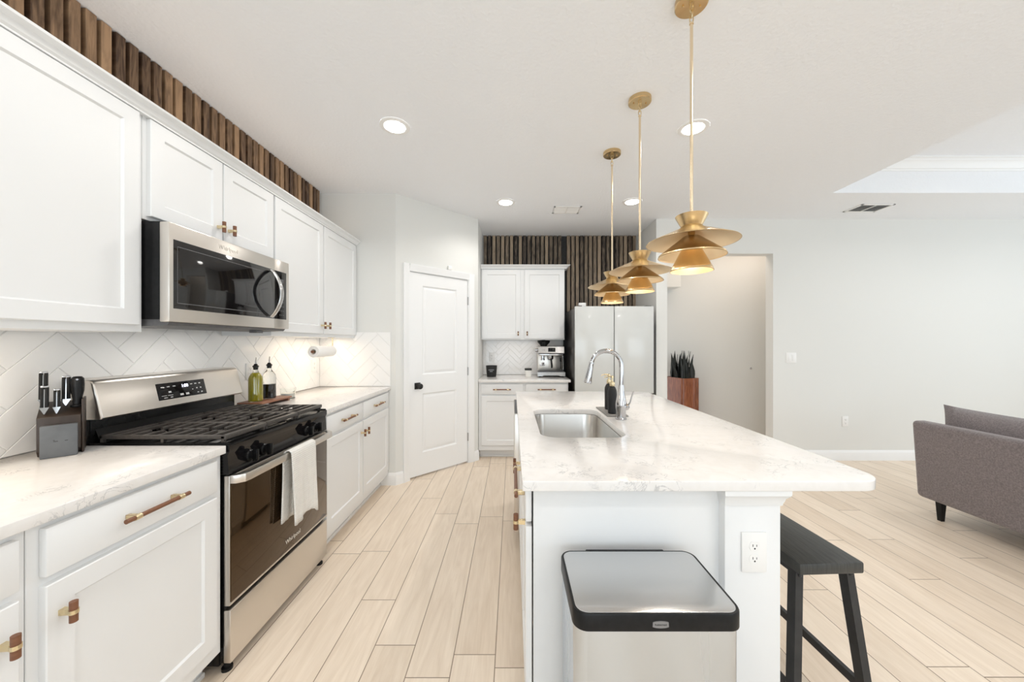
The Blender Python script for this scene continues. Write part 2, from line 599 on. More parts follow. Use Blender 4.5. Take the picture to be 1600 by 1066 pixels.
def rrect(x0, x1, y0, y1, r, n=8):
    """rounded rectangle outline; r single or 4 radii (x0y0, x1y0, x1y1, x0y1)"""
    rs = r if isinstance(r, (list, tuple)) else [r] * 4
    out = []
    for (cx, cy, sx, sy, a0), rr in zip(((x0, y0, 1, 1, PI), (x1, y0, -1, 1, 1.5 * PI), (x1, y1, -1, -1, 0), (x0, y1, 1, -1, 0.5 * PI)), rs):
        if rr <= 0:
            out.append((cx, cy))
            continue
        for k in range(n + 1):
            a = a0 + 0.5 * PI * k / n
            out.append((cx + sx * rr + rr * math.cos(a), cy + sy * rr + rr * math.sin(a)))
    return out


def curve_slab(name, polys, z0, z1, bev, m, parent=None, loc=None, frame=None):
    """filled 2D outlines (outer + holes) with thickness and softened edges"""
    cu = bpy.data.curves.new(name, 'CURVE')
    cu.dimensions = '2D'
    cu.fill_mode = 'BOTH'
    for poly in polys:
        sp = cu.splines.new('POLY')
        sp.points.add(len(poly) - 1)
        for q, (x, y) in zip(sp.points, poly):
            q.co = (x, y, 0, 1)
        sp.use_cyclic_u = True
    cu.extrude = max(1e-4, (z1 - z0) / 2 - bev)
    cu.bevel_depth = bev
    cu.bevel_resolution = 2
    cu.offset = -bev
    t = bpy.data.objects.new('tmp', cu)
    COL.objects.link(t)
    dg = bpy.context.evaluated_depsgraph_get()
    me = bpy.data.meshes.new_from_object(t.evaluated_get(dg))
    bpy.data.objects.remove(t)
    bpy.data.curves.remove(cu)
    me.name = name
    me.transform(Matrix.Translation((0, 0, (z0 + z1) / 2)))
    if frame is not None:      # (x, y, z) -> frame a, w, d
        fm = Matrix.Identity(4)
        for i in range(3):
            fm[i][0], fm[i][1], fm[i][2], fm[i][3] = frame.u[i], frame.w[i], frame.n[i], frame.o[i]
        me.transform(fm)
    me.materials.clear()
    me.materials.append(m)
    bm = bmesh.new()
    bm.from_mesh(me)
    bmesh.ops.remove_doubles(bm, verts=bm.verts, dist=1e-5)
    bmesh.ops.recalc_face_normals(bm, faces=bm.faces[:])
    bm.to_mesh(me)
    bm.free()
    me.shade_smooth()
    me.set_sharp_from_angle(angle=math.radians(35))
    return link_mesh(name, me, parent, loc)


def lettering(name, text, size, origin, u, up, m, parent, ext=0.0006, align='CENTER', sx=1.0):
    cu = bpy.data.curves.new(name, 'FONT')
    cu.body = text
    cu.size = size
    cu.extrude = ext
    cu.align_x = align
    cu.align_y = 'CENTER'
    t = bpy.data.objects.new('tmp', cu)
    COL.objects.link(t)
    dg = bpy.context.evaluated_depsgraph_get()
    me = bpy.data.meshes.new_from_object(t.evaluated_get(dg))
    bpy.data.objects.remove(t)
    bpy.data.curves.remove(cu)
    u, up = Vector(u).normalized() * sx, Vector(up).normalized()
    n = u.cross(up).normalized()
    fm = Matrix.Identity(4)
    o = Vector(origin)
    for i in range(3):
        fm[i][0], fm[i][1], fm[i][2], fm[i][3] = u[i], up[i], n[i], o[i]
    me.transform(fm)
    me.name = name
    me.materials.clear()
    me.materials.append(m)
    return link_mesh(name, me, parent)


def clip_poly(poly, x0, x1, y0, y1):
    def cut(p, inside, inter):
        out = []
        for i in range(len(p)):
            a, b = p[i - 1], p[i]
            ia, ib = inside(a), inside(b)
            if ib:
                if not ia:
                    out.append(inter(a, b))
                out.append(b)
            elif ia:
                out.append(inter(a, b))
        return out

    def ix(v):
        return lambda a, b: (v, a[1] + (b[1] - a[1]) * (v - a[0]) / (b[0] - a[0]))

    def iy(v):
        return lambda a, b: (a[0] + (b[0] - a[0]) * (v - a[1]) / (b[1] - a[1]), v)
    for ins, it in ((lambda q: q[0] >= x0, ix(x0)), (lambda q: q[0] <= x1, ix(x1)),
                    (lambda q: q[1] >= y0, iy(y0)), (lambda q: q[1] <= y1, iy(y1))):
        if not poly:
            return []
        poly = cut(poly, ins, it)
    return poly


def shrink(poly, q):
    """inset of a convex polygon by q"""
    n = len(poly)
    cx = sum(p[0] for p in poly) / n
    cy = sum(p[1] for p in poly) / n
    lines = []
    for i in range(n):
        a, b = poly[i], poly[(i + 1) % n]
        dx, dy = b[0] - a[0], b[1] - a[1]
        l = math.hypot(dx, dy)
        if l < 1e-4:
            continue
        nx, ny = -dy / l, dx / l
        if (cx - a[0]) * nx + (cy - a[1]) * ny < 0:
            nx, ny = -nx, -ny
        lines.append((nx, ny, nx * (a[0] + nx * q) + ny * (a[1] + ny * q)))
    out = []
    m = len(lines)
    for i in range(m):
        a, b, c = lines[i - 1]
        d, e, f = lines[i]
        det = a * e - b * d
        if abs(det) < 1e-6:
            return None
        out.append(((c * e - b * f) / det, (a * f - c * d) / det))
    for p in out:
        if min(nx * p[0] + ny * p[1] - cc for nx, ny, cc in lines) < -1e-5:
            return None
    return out


def herringbone(mb, fr, a0, a1, z0, z1, d, wd=0.076, k=4, sa=0.0, sz=0.0):
    """white tiles at 45 degrees in front of plane d (thickness outwards), grout behind"""
    mb.box(fr, a0, a1, d, d + 0.006, z0, z1, 0, 1)
    N = int(8 / wd / k) + 8
    c45 = math.sqrt(0.5)
    for n in range(-10, 11):
        for i in range(-90, 91):
            for (x, y, lx, ly) in ((i + 2 * k * n, i, k, 1), (k + i + 2 * k * n, i - (k - 1), 1, k)):
                q = []
                for (dx, dy) in ((0, 0), (lx, 0), (lx, ly), (0, ly)):
                    X, Y = (x + dx) * wd, (y + dy) * wd
                    q.append(((X - Y) * c45 + (a0 + a1) / 2 + sa, (X + Y) * c45 + (z0 + z1) / 2 + sz))
                if max(p[0] for p in q) < a0 or min(p[0] for p in q) > a1 or max(p[1] for p in q) < z0 or min(p[1] for p in q) > z1:
                    continue
                q = clip_poly(q, a0, a1, z0, z1)
                if len(q) < 3:
                    continue
                p1 = shrink(q, 0.0012)
                p2 = shrink(q, 0.0026)
                if not p1 or not p2 or len(p1) != len(p2):
                    continue
                mb.loft([[fr.p(px, d + 0.005, pz) for px, pz in p1], [fr.p(px, d + 0.0085, pz) for px, pz in p1],
                         [fr.p(px, d + 0.0100, pz) for px, pz in p2]], 0, cap0=False)


def sweep_profile(mb, fr, prof, a0, a1, mi=0, c0=0.0, c1=0.0):
    """profile of (d, z) swept along a; c0, c1: mitre, shift of the ends per unit d"""
    r0 = [fr.p(a0 + c0 * d, d, z) for d, z in prof]
    r1 = [fr.p(a1 + c1 * d, d, z) for d, z in prof]
    mb.loft([r0, r1], mi)

# ================================================================== the setting
H = 2.743
XW = -1.82                     # left wall face
YS = 3.38                      # short wall at the end of the left run
PA, PB = Vector((-1.10, YS, 0)), Vector((-0.394, 4.10, 0))   # pantry wall, corner to corner
YB = 4.745                     # back wall face
YR = 4.09                      # wall of the living area
XRET = 1.6335

pu = (PB - PA).normalized()
PLEN = (PB - PA).length
P = Fr(PA, pu, (pu.y, -pu.x, 0))

mb = MB()
mb.box(XY, -1.95, 7.5, -3.5, 5.6, -0.1, 0.0)
struct('floor', mb, M_FLOOR, 'pale oak plank floor running away from the camera', 'floor')

# ceiling with a raised tray over the living area
TX0, TX1, TY0, TY1, TZ = 3.0, 6.6, -1.2, 3.374, 3.045
mb = MB()
for (a, b, c, d) in ((-1.95, TX0, -3.5, 5.6), (TX1, 7.5, -3.5, 5.6), (TX0, TX1, -3.5, TY0), (TX0, TX1, TY1, 5.6)):
    mb.box(XY, a, b, c, d, H, H + 0.05)
mb.box(XY, TX0 - 0.05, TX0, TY0, TY1, H + 0.05, TZ)
mb.box(XY, TX1, TX1 + 0.05, TY0, TY1, H + 0.05, TZ)
mb.box(XY, TX0 - 0.05, TX1 + 0.05, TY0 - 0.05, TY0, H + 0.05, TZ)
mb.box(XY, TX0 - 0.05, TX1 + 0.05, TY1, TY1 + 0.05, H + 0.05, TZ)
mb.box(XY, TX0 - 0.05, TX1 + 0.05, TY0 - 0.05, TY1 + 0.05, TZ, TZ + 0.05)
struct('ceiling', mb, M_CEIL, 'pale textured ceiling with a recessed tray over the living area', 'ceiling')

# crown moulding inside the tray
mb = MB()
cp = [(0, 0), (0.012, 0), (0.018, 0.012), (0.030, 0.016), (0.040, 0.034), (0.062, 0.058), (0.078, 0.066), (0.082, 0.080), (0.098, 0.086), (0.098, 0.0985), (0, 0.0985)]
pr = [(d, z + TZ - 0.0985) for d, z in cp]
sweep_profile(mb, Fr((0, TY1, 0), (1, 0, 0), (0, -1, 0)), pr, TX0, TX1, 0, 1, -1)
sweep_profile(mb, Fr((0, TY0, 0), (1, 0, 0), (0, 1, 0)), pr, TX0, TX1, 0, 1, -1)
sweep_profile(mb, Fr((TX0, 0, 0), (0, 1, 0), (1, 0, 0)), pr, TY0, TY1, 0, 1, -1)
sweep_profile(mb, Fr((TX1, 0, 0), (0, 1, 0), (-1, 0, 0)), pr, TY0, TY1, 0, 1, -1)
struct('trim_1', mb, M_TRIM, 'white crown moulding around the ceiling tray', 'moulding')

mb = MB()
mb.box(XY, XW - 0.1, XW, -3.4, YS + 0.1, 0, H)
struct('wall_left', mb, M_WALL, 'off white wall behind the range and left cabinets', 'wall')
mb = MB()
mb.box(XY, XW - 0.1, PA.x, YS, YS + 0.1, 0, H)
struct('wall_left_return', mb, M_WALL, 'short off white wall ending the counter beside the pantry', 'wall')

# pantry wall with its door opening
DT0, DT1, DH = 0.150 * PLEN, 0.860 * PLEN, 2.032
mb = MB()
mb.box(P, 0, DT0 - 0.012, -0.1, 0, 0, H)
mb.box(P, DT1 + 0.012, PLEN, -0.1, 0, 0, H)
mb.box(P, DT0 - 0.012, DT1 + 0.012, -0.1, 0, DH + 0.012, H)
struct('wall_pantry', mb, M_WALL, 'diagonal off white wall around the pantry door', 'wall')
mb = MB()
mb.box(XY, PB.x - 0.1, PB.x, PB.y, YB, 0, H)
struct('wall_pantry_return', mb, M_WALL, 'narrow wall side between pantry wall and coffee counter', 'wall')
mb = MB()
mb.box(XY, PB.x - 0.1, 1.7575, YB, YB + 0.1, 0, H)
struct('wall_back', mb, M_WALL, 'off white wall behind the fridge and coffee counter', 'wall')
mb = MB()
mb.box(XY, XRET, 1.7575, YR, YB, 0, H)
struct('wall_fridge_return', mb, M_WALL, 'off white wall end beside the fridge', 'wall')
mb = MB()
mb.box(XY, 2.962, 7.4, YR, YR + 0.12, 0, H)
mb.box(XY, 1.7575, 2.962, YR, YR + 0.12, 2.35, H)
struct('wall_right', mb, M_WALL, 'wide off white wall behind the sofa with a hall opening', 'wall')
mb = MB()
HW = Fr((1.76, 5.45, 0), Vector((1, -0.4, 0)).normalized(), Vector((-0.4, -1, 0)).normalized())
mb.box(HW, -0.04, 2.9, -0.1, 0, 0, H)
struct('wall_hall', mb, M_WALL, 'warm white hall wall behind the planter', 'wall')
mb = MB()
mb.box(XY, 1.7575, 2.33, 4.98, 5.20, 2.11, H)
struct('trim_2', mb, M_WALL, 'dropped boxed ceiling piece at the side of the hall', 'bulkhead')
# unseen walls behind and beside the camera, with window openings
mb = MB()
mb.box(XY, XW - 0.1, -1.5, -3.4, -3.3, 0, H)
mb.box(XY, 1.1, 2.6, -3.4, -3.3, 0, H)
mb.box(XY, 5.8, 7.5, -3.4, -3.3, 0, H)
mb.box(XY, -1.5, 1.1, -3.4, -3.3, 2.45, H)
mb.box(XY, 2.6, 5.8, -3.4, -3.3, 2.45, H)
mb.box(XY, -1.5, 1.1, -3.4, -3.3, 0, 0.2)
mb.box(XY, 2.6, 5.8, -3.4, -3.3, 0, 0.2)
struct('wall_near', mb, M_WALL, 'off white window wall facing the kitchen', 'wall')
mb = MB()
mb.box(XY, 7.3, 7.4, -3.3, -0.4, 0, H)
mb.box(XY, 7.3, 7.4, 2.8, YR, 0, H)
mb.box(XY, 7.3, 7.4, -0.4, 2.8, 2.45, H)
mb.box(XY, 7.3, 7.4, -0.4, 2.8, 0, 0.2)
struct('wall_far_right', mb, M_WALL, 'off white window wall beyond the sofa', 'wall')


def base_profile(h=0.115):
    return [(0, 0), (0.014, 0), (0.014, h - 0.028), (0.011, h - 0.018), (0.008, h - 0.012), (0.005, h), (0, h)]


def baseboard(name, fr, a0, a1, label, c0=0, c1=0):
    m = MB()
    sweep_profile(m, fr, base_profile(), a0, a1, 0, c0, c1)
    return struct(name, m, M_TRIM, label, 'baseboard')


BBANG = math.tan(math.radians(22.8))
baseboard('baseboard_left', Fr((0, YS, 0), (1, 0, 0), (0, -1, 0)), -1.235, PA.x, 'white baseboard at the foot of the short counter end wall', 0, BBANG)
baseboard('baseboard_pantry_left', P, 0, DT0 - 0.075, 'white baseboard between the counter and the pantry door', -BBANG, 0)
baseboard('baseboard_pantry_right', P, DT1 + 0.075, PLEN, 'white baseboard between the pantry door and the coffee counter', 0, BBANG)
baseboard('baseboard_right', Fr((0, YR, 0), (1, 0, 0), (0, -1, 0)), 2.962, 7.3, 'white baseboard along the wall behind the sofa')

# ---------------------------------------------------------------- pantry door
d1 = bpy.data.objects.new('door_1', None)
COL.objects.link(d1)
d1.location = P.p(DT0, 0, 0)
ORG['door_1'] = P.p(DT0, 0, 0)
tag(d1, 'white two panel pantry door with black knob', 'door', None, 'structure')
mb = MB()
a0, a1 = DT0 + 0.003, DT1 - 0.003
s0, s1 = 0.2918 * PLEN, 0.7138 * PLEN
zz = [0.018, 0.238, 0.83, 1.015, 1.909, DH - 0.003]
D = -0.012
mb.box(P, a0, a1, D - 0.033, D - 0.014, zz[0], zz[5])
for (p, q, r, t) in ((a0, s0, zz[0], zz[5]), (s1, a1, zz[0], zz[5]), (s0, s1, zz[0], zz[1]), (s0, s1, zz[2], zz[3]), (s0, s1, zz[4], zz[5])):
    mb.box(P, p, q, D - 0.014, D, r, t)
for (r, t) in ((zz[1], zz[2]), (zz[3], zz[4])):
    mb.rings(P, s0, s1, r, t, D, [(0, 0), (0.004, -0.002), (0.012, -0.011), (0.020, -0.012), (0.042, -0.003), (0.05, -0.0025)])
build('leaf', mb, M_TRIM, d1, ang=20)
mb = MB()
kt = 0.2345 * PLEN
kc = P.p(kt, D, 0.909)
nn = P.n
mb.box(P, kt - 0.032, kt + 0.032, D, D + 0.008, 0.877, 0.941, 0.003)
mb.lathe(kc, [(0.012, 0.008), (0.012, 0.03), (0.024, 0.038), (0.0285, 0.05), (0.0275, 0.062), (0.018, 0.068), (0.004, 0.069)], 28, 0, nn)
build('door_knob', mb, M_BLACKMT, d1)
mb = MB()
mb.box(P, a0 - 0.0025, a0 + 0.001, D - 0.03, D - 0.002, 0.88, 0.94)
build('latch_plate', mb, M_BLACKMT, d1)
for z in (0.29, 1.02, 1.80):
    mb = MB()
    mb.lathe(P.p(a1 + 0.004, D + 0.006, z - 0.045), [(0.007, 0), (0.007, 0.09)], 12)
    mb.box(P, a1 - 0.001, a1 + 0.012, D - 0.006, D + 0.003, z - 0.045, z + 0.045)
    build('hinge', mb, M_HINGE, d1)
# casing and jambs
mb = MB()
cs = 0.066
prof = [(0, 0), (0.018, 0), (0.018, 0.010), (0.012, 0.022), (0.012, 0.044), (0.008, 0.052), (0.008, cs), (0, cs)]
for side in (0, 1):
    def mp(x, y, h, side=side):
        base = DT0 - 0.008 if side == 0 else DT1 + 0.008
        return P.p(base - (cs - y if False else y) * (1 if side == 0 else -1), x, h)
    mb.prism([(d, cs - q) for d, q in prof], mp, 0, DH + 0.006 + cs)
mb.prism([(d, cs - q) for d, q in prof], lambda x, y, h: P.p(h, x, DH + 0.006 + y), DT0 - 0.008, DT1 + 0.008)
mb.box(P, DT0 - 0.012, DT0, -0.1, 0.0, 0, DH + 0.012)
mb.box(P, DT1, DT1 + 0.012, -0.1, 0.0, 0, DH + 0.012)
mb.box(P, DT0, DT1, -0.1, 0.0, DH, DH + 0.012)
struct('trim_3', mb, M_TRIM, 'white casing around the pantry door', 'door casing')
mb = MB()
mb.box(P, DT0 - 0.2, DT1 + 0.2, -0.9, -0.85, 0, DH + 0.3)  # unseen dark sheet; its colour stands for the shade in the pantry
struct('wall_pantry_shade_sheet', mb, M_DKGREY, 'dark sheet standing for the unlit pantry seen under the door', 'wall')

# ================================================================== slat walls
PITCH = 0.0575


def slat_wall(name, fr, spans, d, label, axis, dark, light, off, seed):
    m = MB()
    for (a0, a1, z0, z1) in spans:
        n0 = math.ceil((a0 - off) / PITCH)
        a = off + n0 * PITCH
        while a + 0.040 <= a1 + 1e-6:
            m.box(fr, a, a + 0.040, d, d + 0.030, z0, z1, 0.0015, 0, 1)
            a += PITCH
        m.box(fr, a0, a1, d - 0.004, d, z0, z1, 0, 1)  # backing coloured dark so the gaps between slats read as shadow
    sm = slat_material(name + '_wood', axis, PITCH, off, dark, light, seed)
    return tag(build(name, m, [sm, M_DKGREY]), label, 'slat wall')


slat_wall('wood_slat_panel', Fr((XW + 0.0045, 0, 0), (0, 1, 0), (1, 0, 0)), [(-0.4, YS - 0.012, 2.20, H - 0.003)], 0.0,
          'brown wood slats above the white cabinets over the range', 1, (0.060, 0.030, 0.015), (0.42, 0.265, 0.15), -0.392, 3.0)
slat_wall('wood_slat_panel', Fr((0, YB - 0.005, 0), (1, 0, 0), (0, -1, 0)), [(PB.x + 0.012, 0.668, 2.20, H - 0.003), (0.668, XRET - 0.012, 0.02, H - 0.003)], 0.0,
          'weathered dark wood slats on the wall above the fridge', 0, (0.026, 0.016, 0.010), (0.36, 0.275, 0.19), PB.x + 0.014, 11.0)

# ================================================================== kitchen cabinets


def tknob(parent, fr, a, d, z, name='knob', vertical=True):
    m = MB()
    m.prism([(-0.012, -0.005), (-0.012, 0.005), (0.004, 0.006), (0.004, -0.006)] if False else [(-0.007, 0.0), (0.007, 0.0), (0.005, 0.024), (-0.005, 0.024)],
            lambda x, y, h: fr.p(a + x, d + y, z + h), -0.007, 0.007, 1)
    up = fr.w
    c = fr.p(a, d + 0.031, z)
    m.lathe(c, [(0.0083, -0.026), (0.0083, 0.026)], 16, 0, up)
    m.lathe(c, [(0.0098, -0.005), (0.0098, 0.005)], 16, 1, up)
    return build(name, m, [M_WALNUT, M_GOLD], parent)


def pull(parent, fr, a, d, z, ln=0.205):
    m = MB()
    for s in (-1, 1):
        aa = a + s * (ln / 2 - 0.032)
        m.box(fr, aa - 0.006, aa + 0.006, d, d + 0.026, z - 0.008, z + 0.008, 0.001, 1)
        m.lathe(fr.p(aa, d + 0.030, z), [(0.0085, -0.009), (0.0085, 0.009)], 14, 1, fr.u)
    m.lathe(fr.p(a, d + 0.030, z), [(0.0068, -ln / 2), (0.0068, ln / 2)], 14, 0, fr.u)
    return build('handle', m, [M_WALNUT, M_GOLD], parent)


def base_cabinet(fr, label, a0, a1, dback, dbox, ztop, bays, group=None, toe=0.07, zd=(0.757, 0.878), zdoor=(0.160, 0.735), toeh=0.10):
    root = thing('base_cabinet', label, 'cabinet', fr.p((a0 + a1) / 2, (dback + dbox) / 2, 0), group)
    m = MB()
    m.box(fr, a0, a1, dback, dbox, toeh, ztop, 0.0015, 0, 1)
    build('carcass', m, M_CAB, root)
    m = MB()
    m.box(fr, a0 + 0.002, a1 - 0.002, dback, dbox - toe, 0, toeh)
    m.box(fr, a0 + 0.002, a1 - 0.002, dbox - toe, dbox - toe + 0.012, 0, 0.022, 0.005)
    build('toe_kick', m, M_CAB, root)
    for (b0, b1, knob) in bays:
        m = MB()
        m.box(fr, b0, b1, dbox, dbox + 0.02, zd[0], zd[1], 0.003)
        dr = build('drawer', m, M_CAB, root)
        pull(dr, fr, (b0 + b1) / 2, dbox + 0.02, (zd[0] + zd[1]) / 2)
        m = MB()
        m.shaker(fr, b0, b1, zdoor[0], zdoor[1], dbox + 0.02)
        dd = build('door', m, M_CAB, root, ang=20)
        if knob:
            tknob(dd, fr, b0 + 0.03 if knob < 0 else b1 - 0.03, dbox + 0.02, zdoor[1] - 0.082)
    return root


base_cabinet(L, 'white base cabinet cut by the photo edge, beside the wide drawer unit', 0.36, 0.862, -1.815, -1.17, 0.895, [(0.375, 0.840, 1)])
base_cabinet(L, 'white base cabinet with wide drawer right before the range', 0.864, 1.440, -1.815, -1.17, 0.895, [(0.887, 1.402, -1)])
base_cabinet(L, 'white double base cabinet between the range and the short wall', 2.209, YS - 0.003, -1.815, -1.17, 0.895, [(2.226, 2.762, 1), (2.775, 3.335, -1)])

# countertops of the left run


def counter(name, x0, x1, y0, y1, z0, z1, label, rad=0.004, lift=0.0):
    o = curve_slab(name, [rrect(x0, x1, y0, y1, rad, 3)], z0, z1, 0.002, M_QUARTZ, None, ((x0 + x1) / 2, (y0 + y1) / 2, z0))
    return tag(o, label, 'countertop')


ZC = 0.926
counter('countertop', XW + 0.003, -1.1446, 0.30, 1.4385, 0.8955, ZC, 'pale quartz countertop before the range, under the knife block')
counter('countertop', XW + 0.003, -1.1446, 2.2085, YS - 0.002, 0.8955, ZC, 'pale quartz countertop between the range and the short wall')

# backsplashes
mb = MB()
herringbone(mb, Fr((XW, 0, 0), (0, 1, 0), (1, 0, 0)), 0.0, YS - 0.001, ZC + 0.002, 1.43, 0.001, 0.1016, 3, 0.03, 0.06)
tag(build('backsplash', mb, [M_TILE, M_GROUT], ang=15), 'white herringbone tile backsplash behind the range', 'backsplash')
mb = MB()
herringbone(mb, Fr((0, YS, 0), (1, 0, 0), (0, -1, 0)), XW + 0.012, -1.146, ZC + 0.002, 1.436, 0.001, 0.1016, 3, 0.0, 0.02)
tag(build('backsplash', mb, [M_TILE, M_GROUT], ang=15), 'white herringbone tile square on the short wall beside the pantry', 'backsplash')


def upper_cabinet(fr, label, a0, a1, dback, dbox, z0, z1, doors, group=None):
    """doors: (a0, a1, z0, z1, knob side)"""
    root = thing('wall_cabinet', label, 'cabinet', fr.p((a0 + a1) / 2, dback, z0), group)
    m = MB()
    m.box(fr, a0, a1, dback, dbox, z0, z1, 0.0015, 0, 1)
    build('carcass', m, M_CAB, root)
    for (b0, b1, y0, y1, knob) in doors:
        m = MB()
        m.shaker(fr, b0, b1, y0, y1, dbox + 0.02)
        dd = build('door', m, M_CAB, root, ang=20)
        if knob:
            tknob(dd, fr, b0 + 0.03 if knob < 0 else b1 - 0.03, dbox + 0.02, y0 + 0.062)
    return root


ZUT = 2.262
upper_cabinet(L, 'large white wall cabinet cut by the photo edge, before the microwave', 0.40, 1.438, XW + 0.03, -1.483, 1.380, ZUT,
              [(0.43, 0.915, 1.407, 2.243, 0), (0.922, 1.4135, 1.407, 2.243, 0)])
upper_cabinet(L, 'short white two door wall cabinet directly above the microwave', 1.440, 2.209, XW + 0.03, -1.483, 1.835, ZUT,
              [(1.455, 1.816, 1.850, 2.243, 1), (1.824, 2.202, 1.850, 2.243, -1)])
upper_cabinet(L, 'tall white two door wall cabinet above the paper towel', 2.211, 3.372, XW + 0.03, -1.483, 1.380, ZUT,
              [(2.218, 2.782, 1.407, 2.243, 1), (2.796, 3.366, 1.407, 2.243, -1)])
# crown along the tops
CR = [(0, 0), (0.022, 0), (0.022, 0.006), (0.030, 0.012), (0.040, 0.026), (0.060, 0.034), (0.062, 0.042), (0.0, 0.042)]
mb = MB()
sweep_profile(mb, L, [(-1.483 + d, 2.246 + z) for d, z in CR], 0.40, 3.378)
tag(build('crown_moulding', mb, M_CAB, ang=14), 'white crown moulding along the top of the cabinets over the range', 'moulding')

# ------------------------------------------------------------------ coffee station at the back
YF = 4.135
base_cabinet(B, 'white base cabinet under the coffee machine counter', PB.x + 0.004, 0.640, -YB + 0.002, -YF, 0.884,
             [(-0.357, 0.115, 0), (0.150, 0.625, 0)], zd=(0.745, 0.862), zdoor=(0.160, 0.727), toe=0.09)
counter('countertop', PB.x + 0.003, 0.662, YF - 0.042, YB - 0.002, 0.8845, 0.915, 'pale quartz countertop under the coffee machine')
mb = MB()
herringbone(mb, Fr((0, YB, 0), (1, 0, 0), (0, -1, 0)), PB.x + 0.002, 0.648, 0.917, 1.382, 0.001, 0.056, 4, 0.0, 0.02)
tag(build('backsplash', mb, [M_TILE, M_GROUT], ang=15), 'white herringbone tile backsplash behind the coffee machine', 'backsplash')
upper_cabinet(B, 'white two door wall cabinet above the coffee machine', PB.x + 0.004, 0.640, -YB + 0.042, -4.435, 1.372, 2.262,
              [(-0.375, 0.098, 1.387, 2.232, 1), (0.148, 0.632, 1.387, 2.232, -1)])
mb = MB()
cp = [(-4.435 + d, 2.246 + z) for d, z in CR]
sweep_profile(mb, B, cp, PB.x + 0.002, 0.640 + 0.0, 0, 0, 0)
r0 = [(B.p(0.640 + d, -4.435 + d, 2.246 + z)) for d, z in CR]
r1 = [(B.p(0.640 + d, -YB + 0.042, 2.246 + z)) for d, z in CR]
mb.loft([r0, r1])
r0 = [(B.p(0.640, -4.435 + d, 2.246 + z)) for d, z in CR]
r1 = [(B.p(0.640 + d, -4.435 + d, 2.246 + z)) for d, z in CR]
mb.loft([r0, r1])
tag(build('crown_moulding', mb, M_CAB, ang=14), 'white crown moulding on the cabinet above the coffee machine', 'moulding')

# ================================================================== range
RY0, RY1, RX = 1.4445, 2.2035, -1.135
RC = (RY0 + RY1) / 2
rg = thing('gas_range', 'stainless gas range with black grates between the left counters', 'stove', (-1.47, RC, 0))
mb = MB()
mb.box(L, RY0, RY1, -1.80, -1.180, 0.035, 0.905, 0.002)
for z in [0.81 + 0.012 * k for k in range(7)]:
    mb.box(L, RY0 + 0.0005, RY0 + 0.003, -1.178, -1.163, z, z + 0.006)
mb.box(L, RY0 + 0.004, RY1 - 0.004, -1.182, -1.160, 0.045, 0.80)
build('body', mb, M_BLACKEN, rg)
for (y, x) in ((RY0 + 0.03, -1.20), (RY1 - 0.03, -1.20), (RY0 + 0.03, -1.75), (RY1 - 0.03, -1.75)):
    mb = MB()
    mb.lathe((x + 0.03, y, 0), [(0.02, 0), (0.02, 0.012), (0.012, 0.016), (0.012, 0.05)], 14)
    build('foot', mb, M_BLACKPL, rg)
# bottom drawer
mb = MB()
mb.box(L, RY0 + 0.003, RY1 - 0.003, -1.165, RX, 0.045, 0.258, 0.004)
build('storage_drawer', mb, M_STEEL, rg)
# oven door
dr = None
mb = MB()
mb.box(L, RY0 + 0.003, RY1 - 0.003, -1.163, RX - 0.004, 0.275, 0.800, 0.003)
dr = build('oven_door', mb, M_STEEL, rg)
mb = MB()
mb.box(L, RY0 + 0.006, RY1 - 0.006, RX - 0.006, RX, 0.290, 0.768, 0.001)
build('oven_glass', mb, M_OVENGL, dr)
mb = MB()
mb.box(L, RY0 + 0.004, RY1 - 0.004, RX - 0.010, RX + 0.001, 0.283, 0.290, 0.001)
build('glass_edge_strip', mb, M_STEEL, dr)
for (ya, yb) in ((RY0 + 0.09, RC - 0.03), (RC + 0.03, RY1 - 0.09)):
    mb = MB()
    mb.box(L, ya - 0.004, yb + 0.004, RX - 0.032, RX - 0.0042, 0.7994, 0.8003)
    y = ya
    while y < yb:
        mb.box(L, y, y + 0.006, RX - 0.03, RX - 0.006, 0.7998, 0.8006, 0, 1)
        y += 0.011
    build('vent_slot', mb, [M_STEEL, M_DKGREY], dr)
mb = MB()
hx0, hx1 = -1.106, -1.088
hp = []
prof = [(RX - 0.004, RY0 + 0.004), (RX + 0.018, RY0 + 0.006), (hx1 - 0.004, RY0 + 0.028), (hx1, RY0 + 0.055), (hx1, RY1 - 0.055), (hx1 - 0.004, RY1 - 0.028), (RX + 0.018, RY1 - 0.006), (RX - 0.004, RY1 - 0.004),
        (RX - 0.004, RY1 - 0.030), (RX + 0.006, RY1 - 0.032), (hx0, RY1 - 0.062), (hx0, RY0 + 0.062), (RX + 0.006, RY0 + 0.032), (RX - 0.004, RY0 + 0.030)]
mb.prism(prof, lambda x, y, h: Vector((x, y, h)), 0.768, 0.803)
bmesh.ops.bevel(mb.bm, geom=[e for e in mb.bm.edges if abs(e.verts[0].co.z - e.verts[1].co.z) < 1e-6], offset=0.004, segments=2, affect='EDGES', profile=0.5, clamp_overlap=True)
build('handle', mb, M_STEEL, dr)
lettering('lettering', 'Whirlpool', 0.030, (RX + 0.0008, RY0 + 0.415, 0.335), (0, 1, 0), (0, 0, 1), M_LOGO, dr)
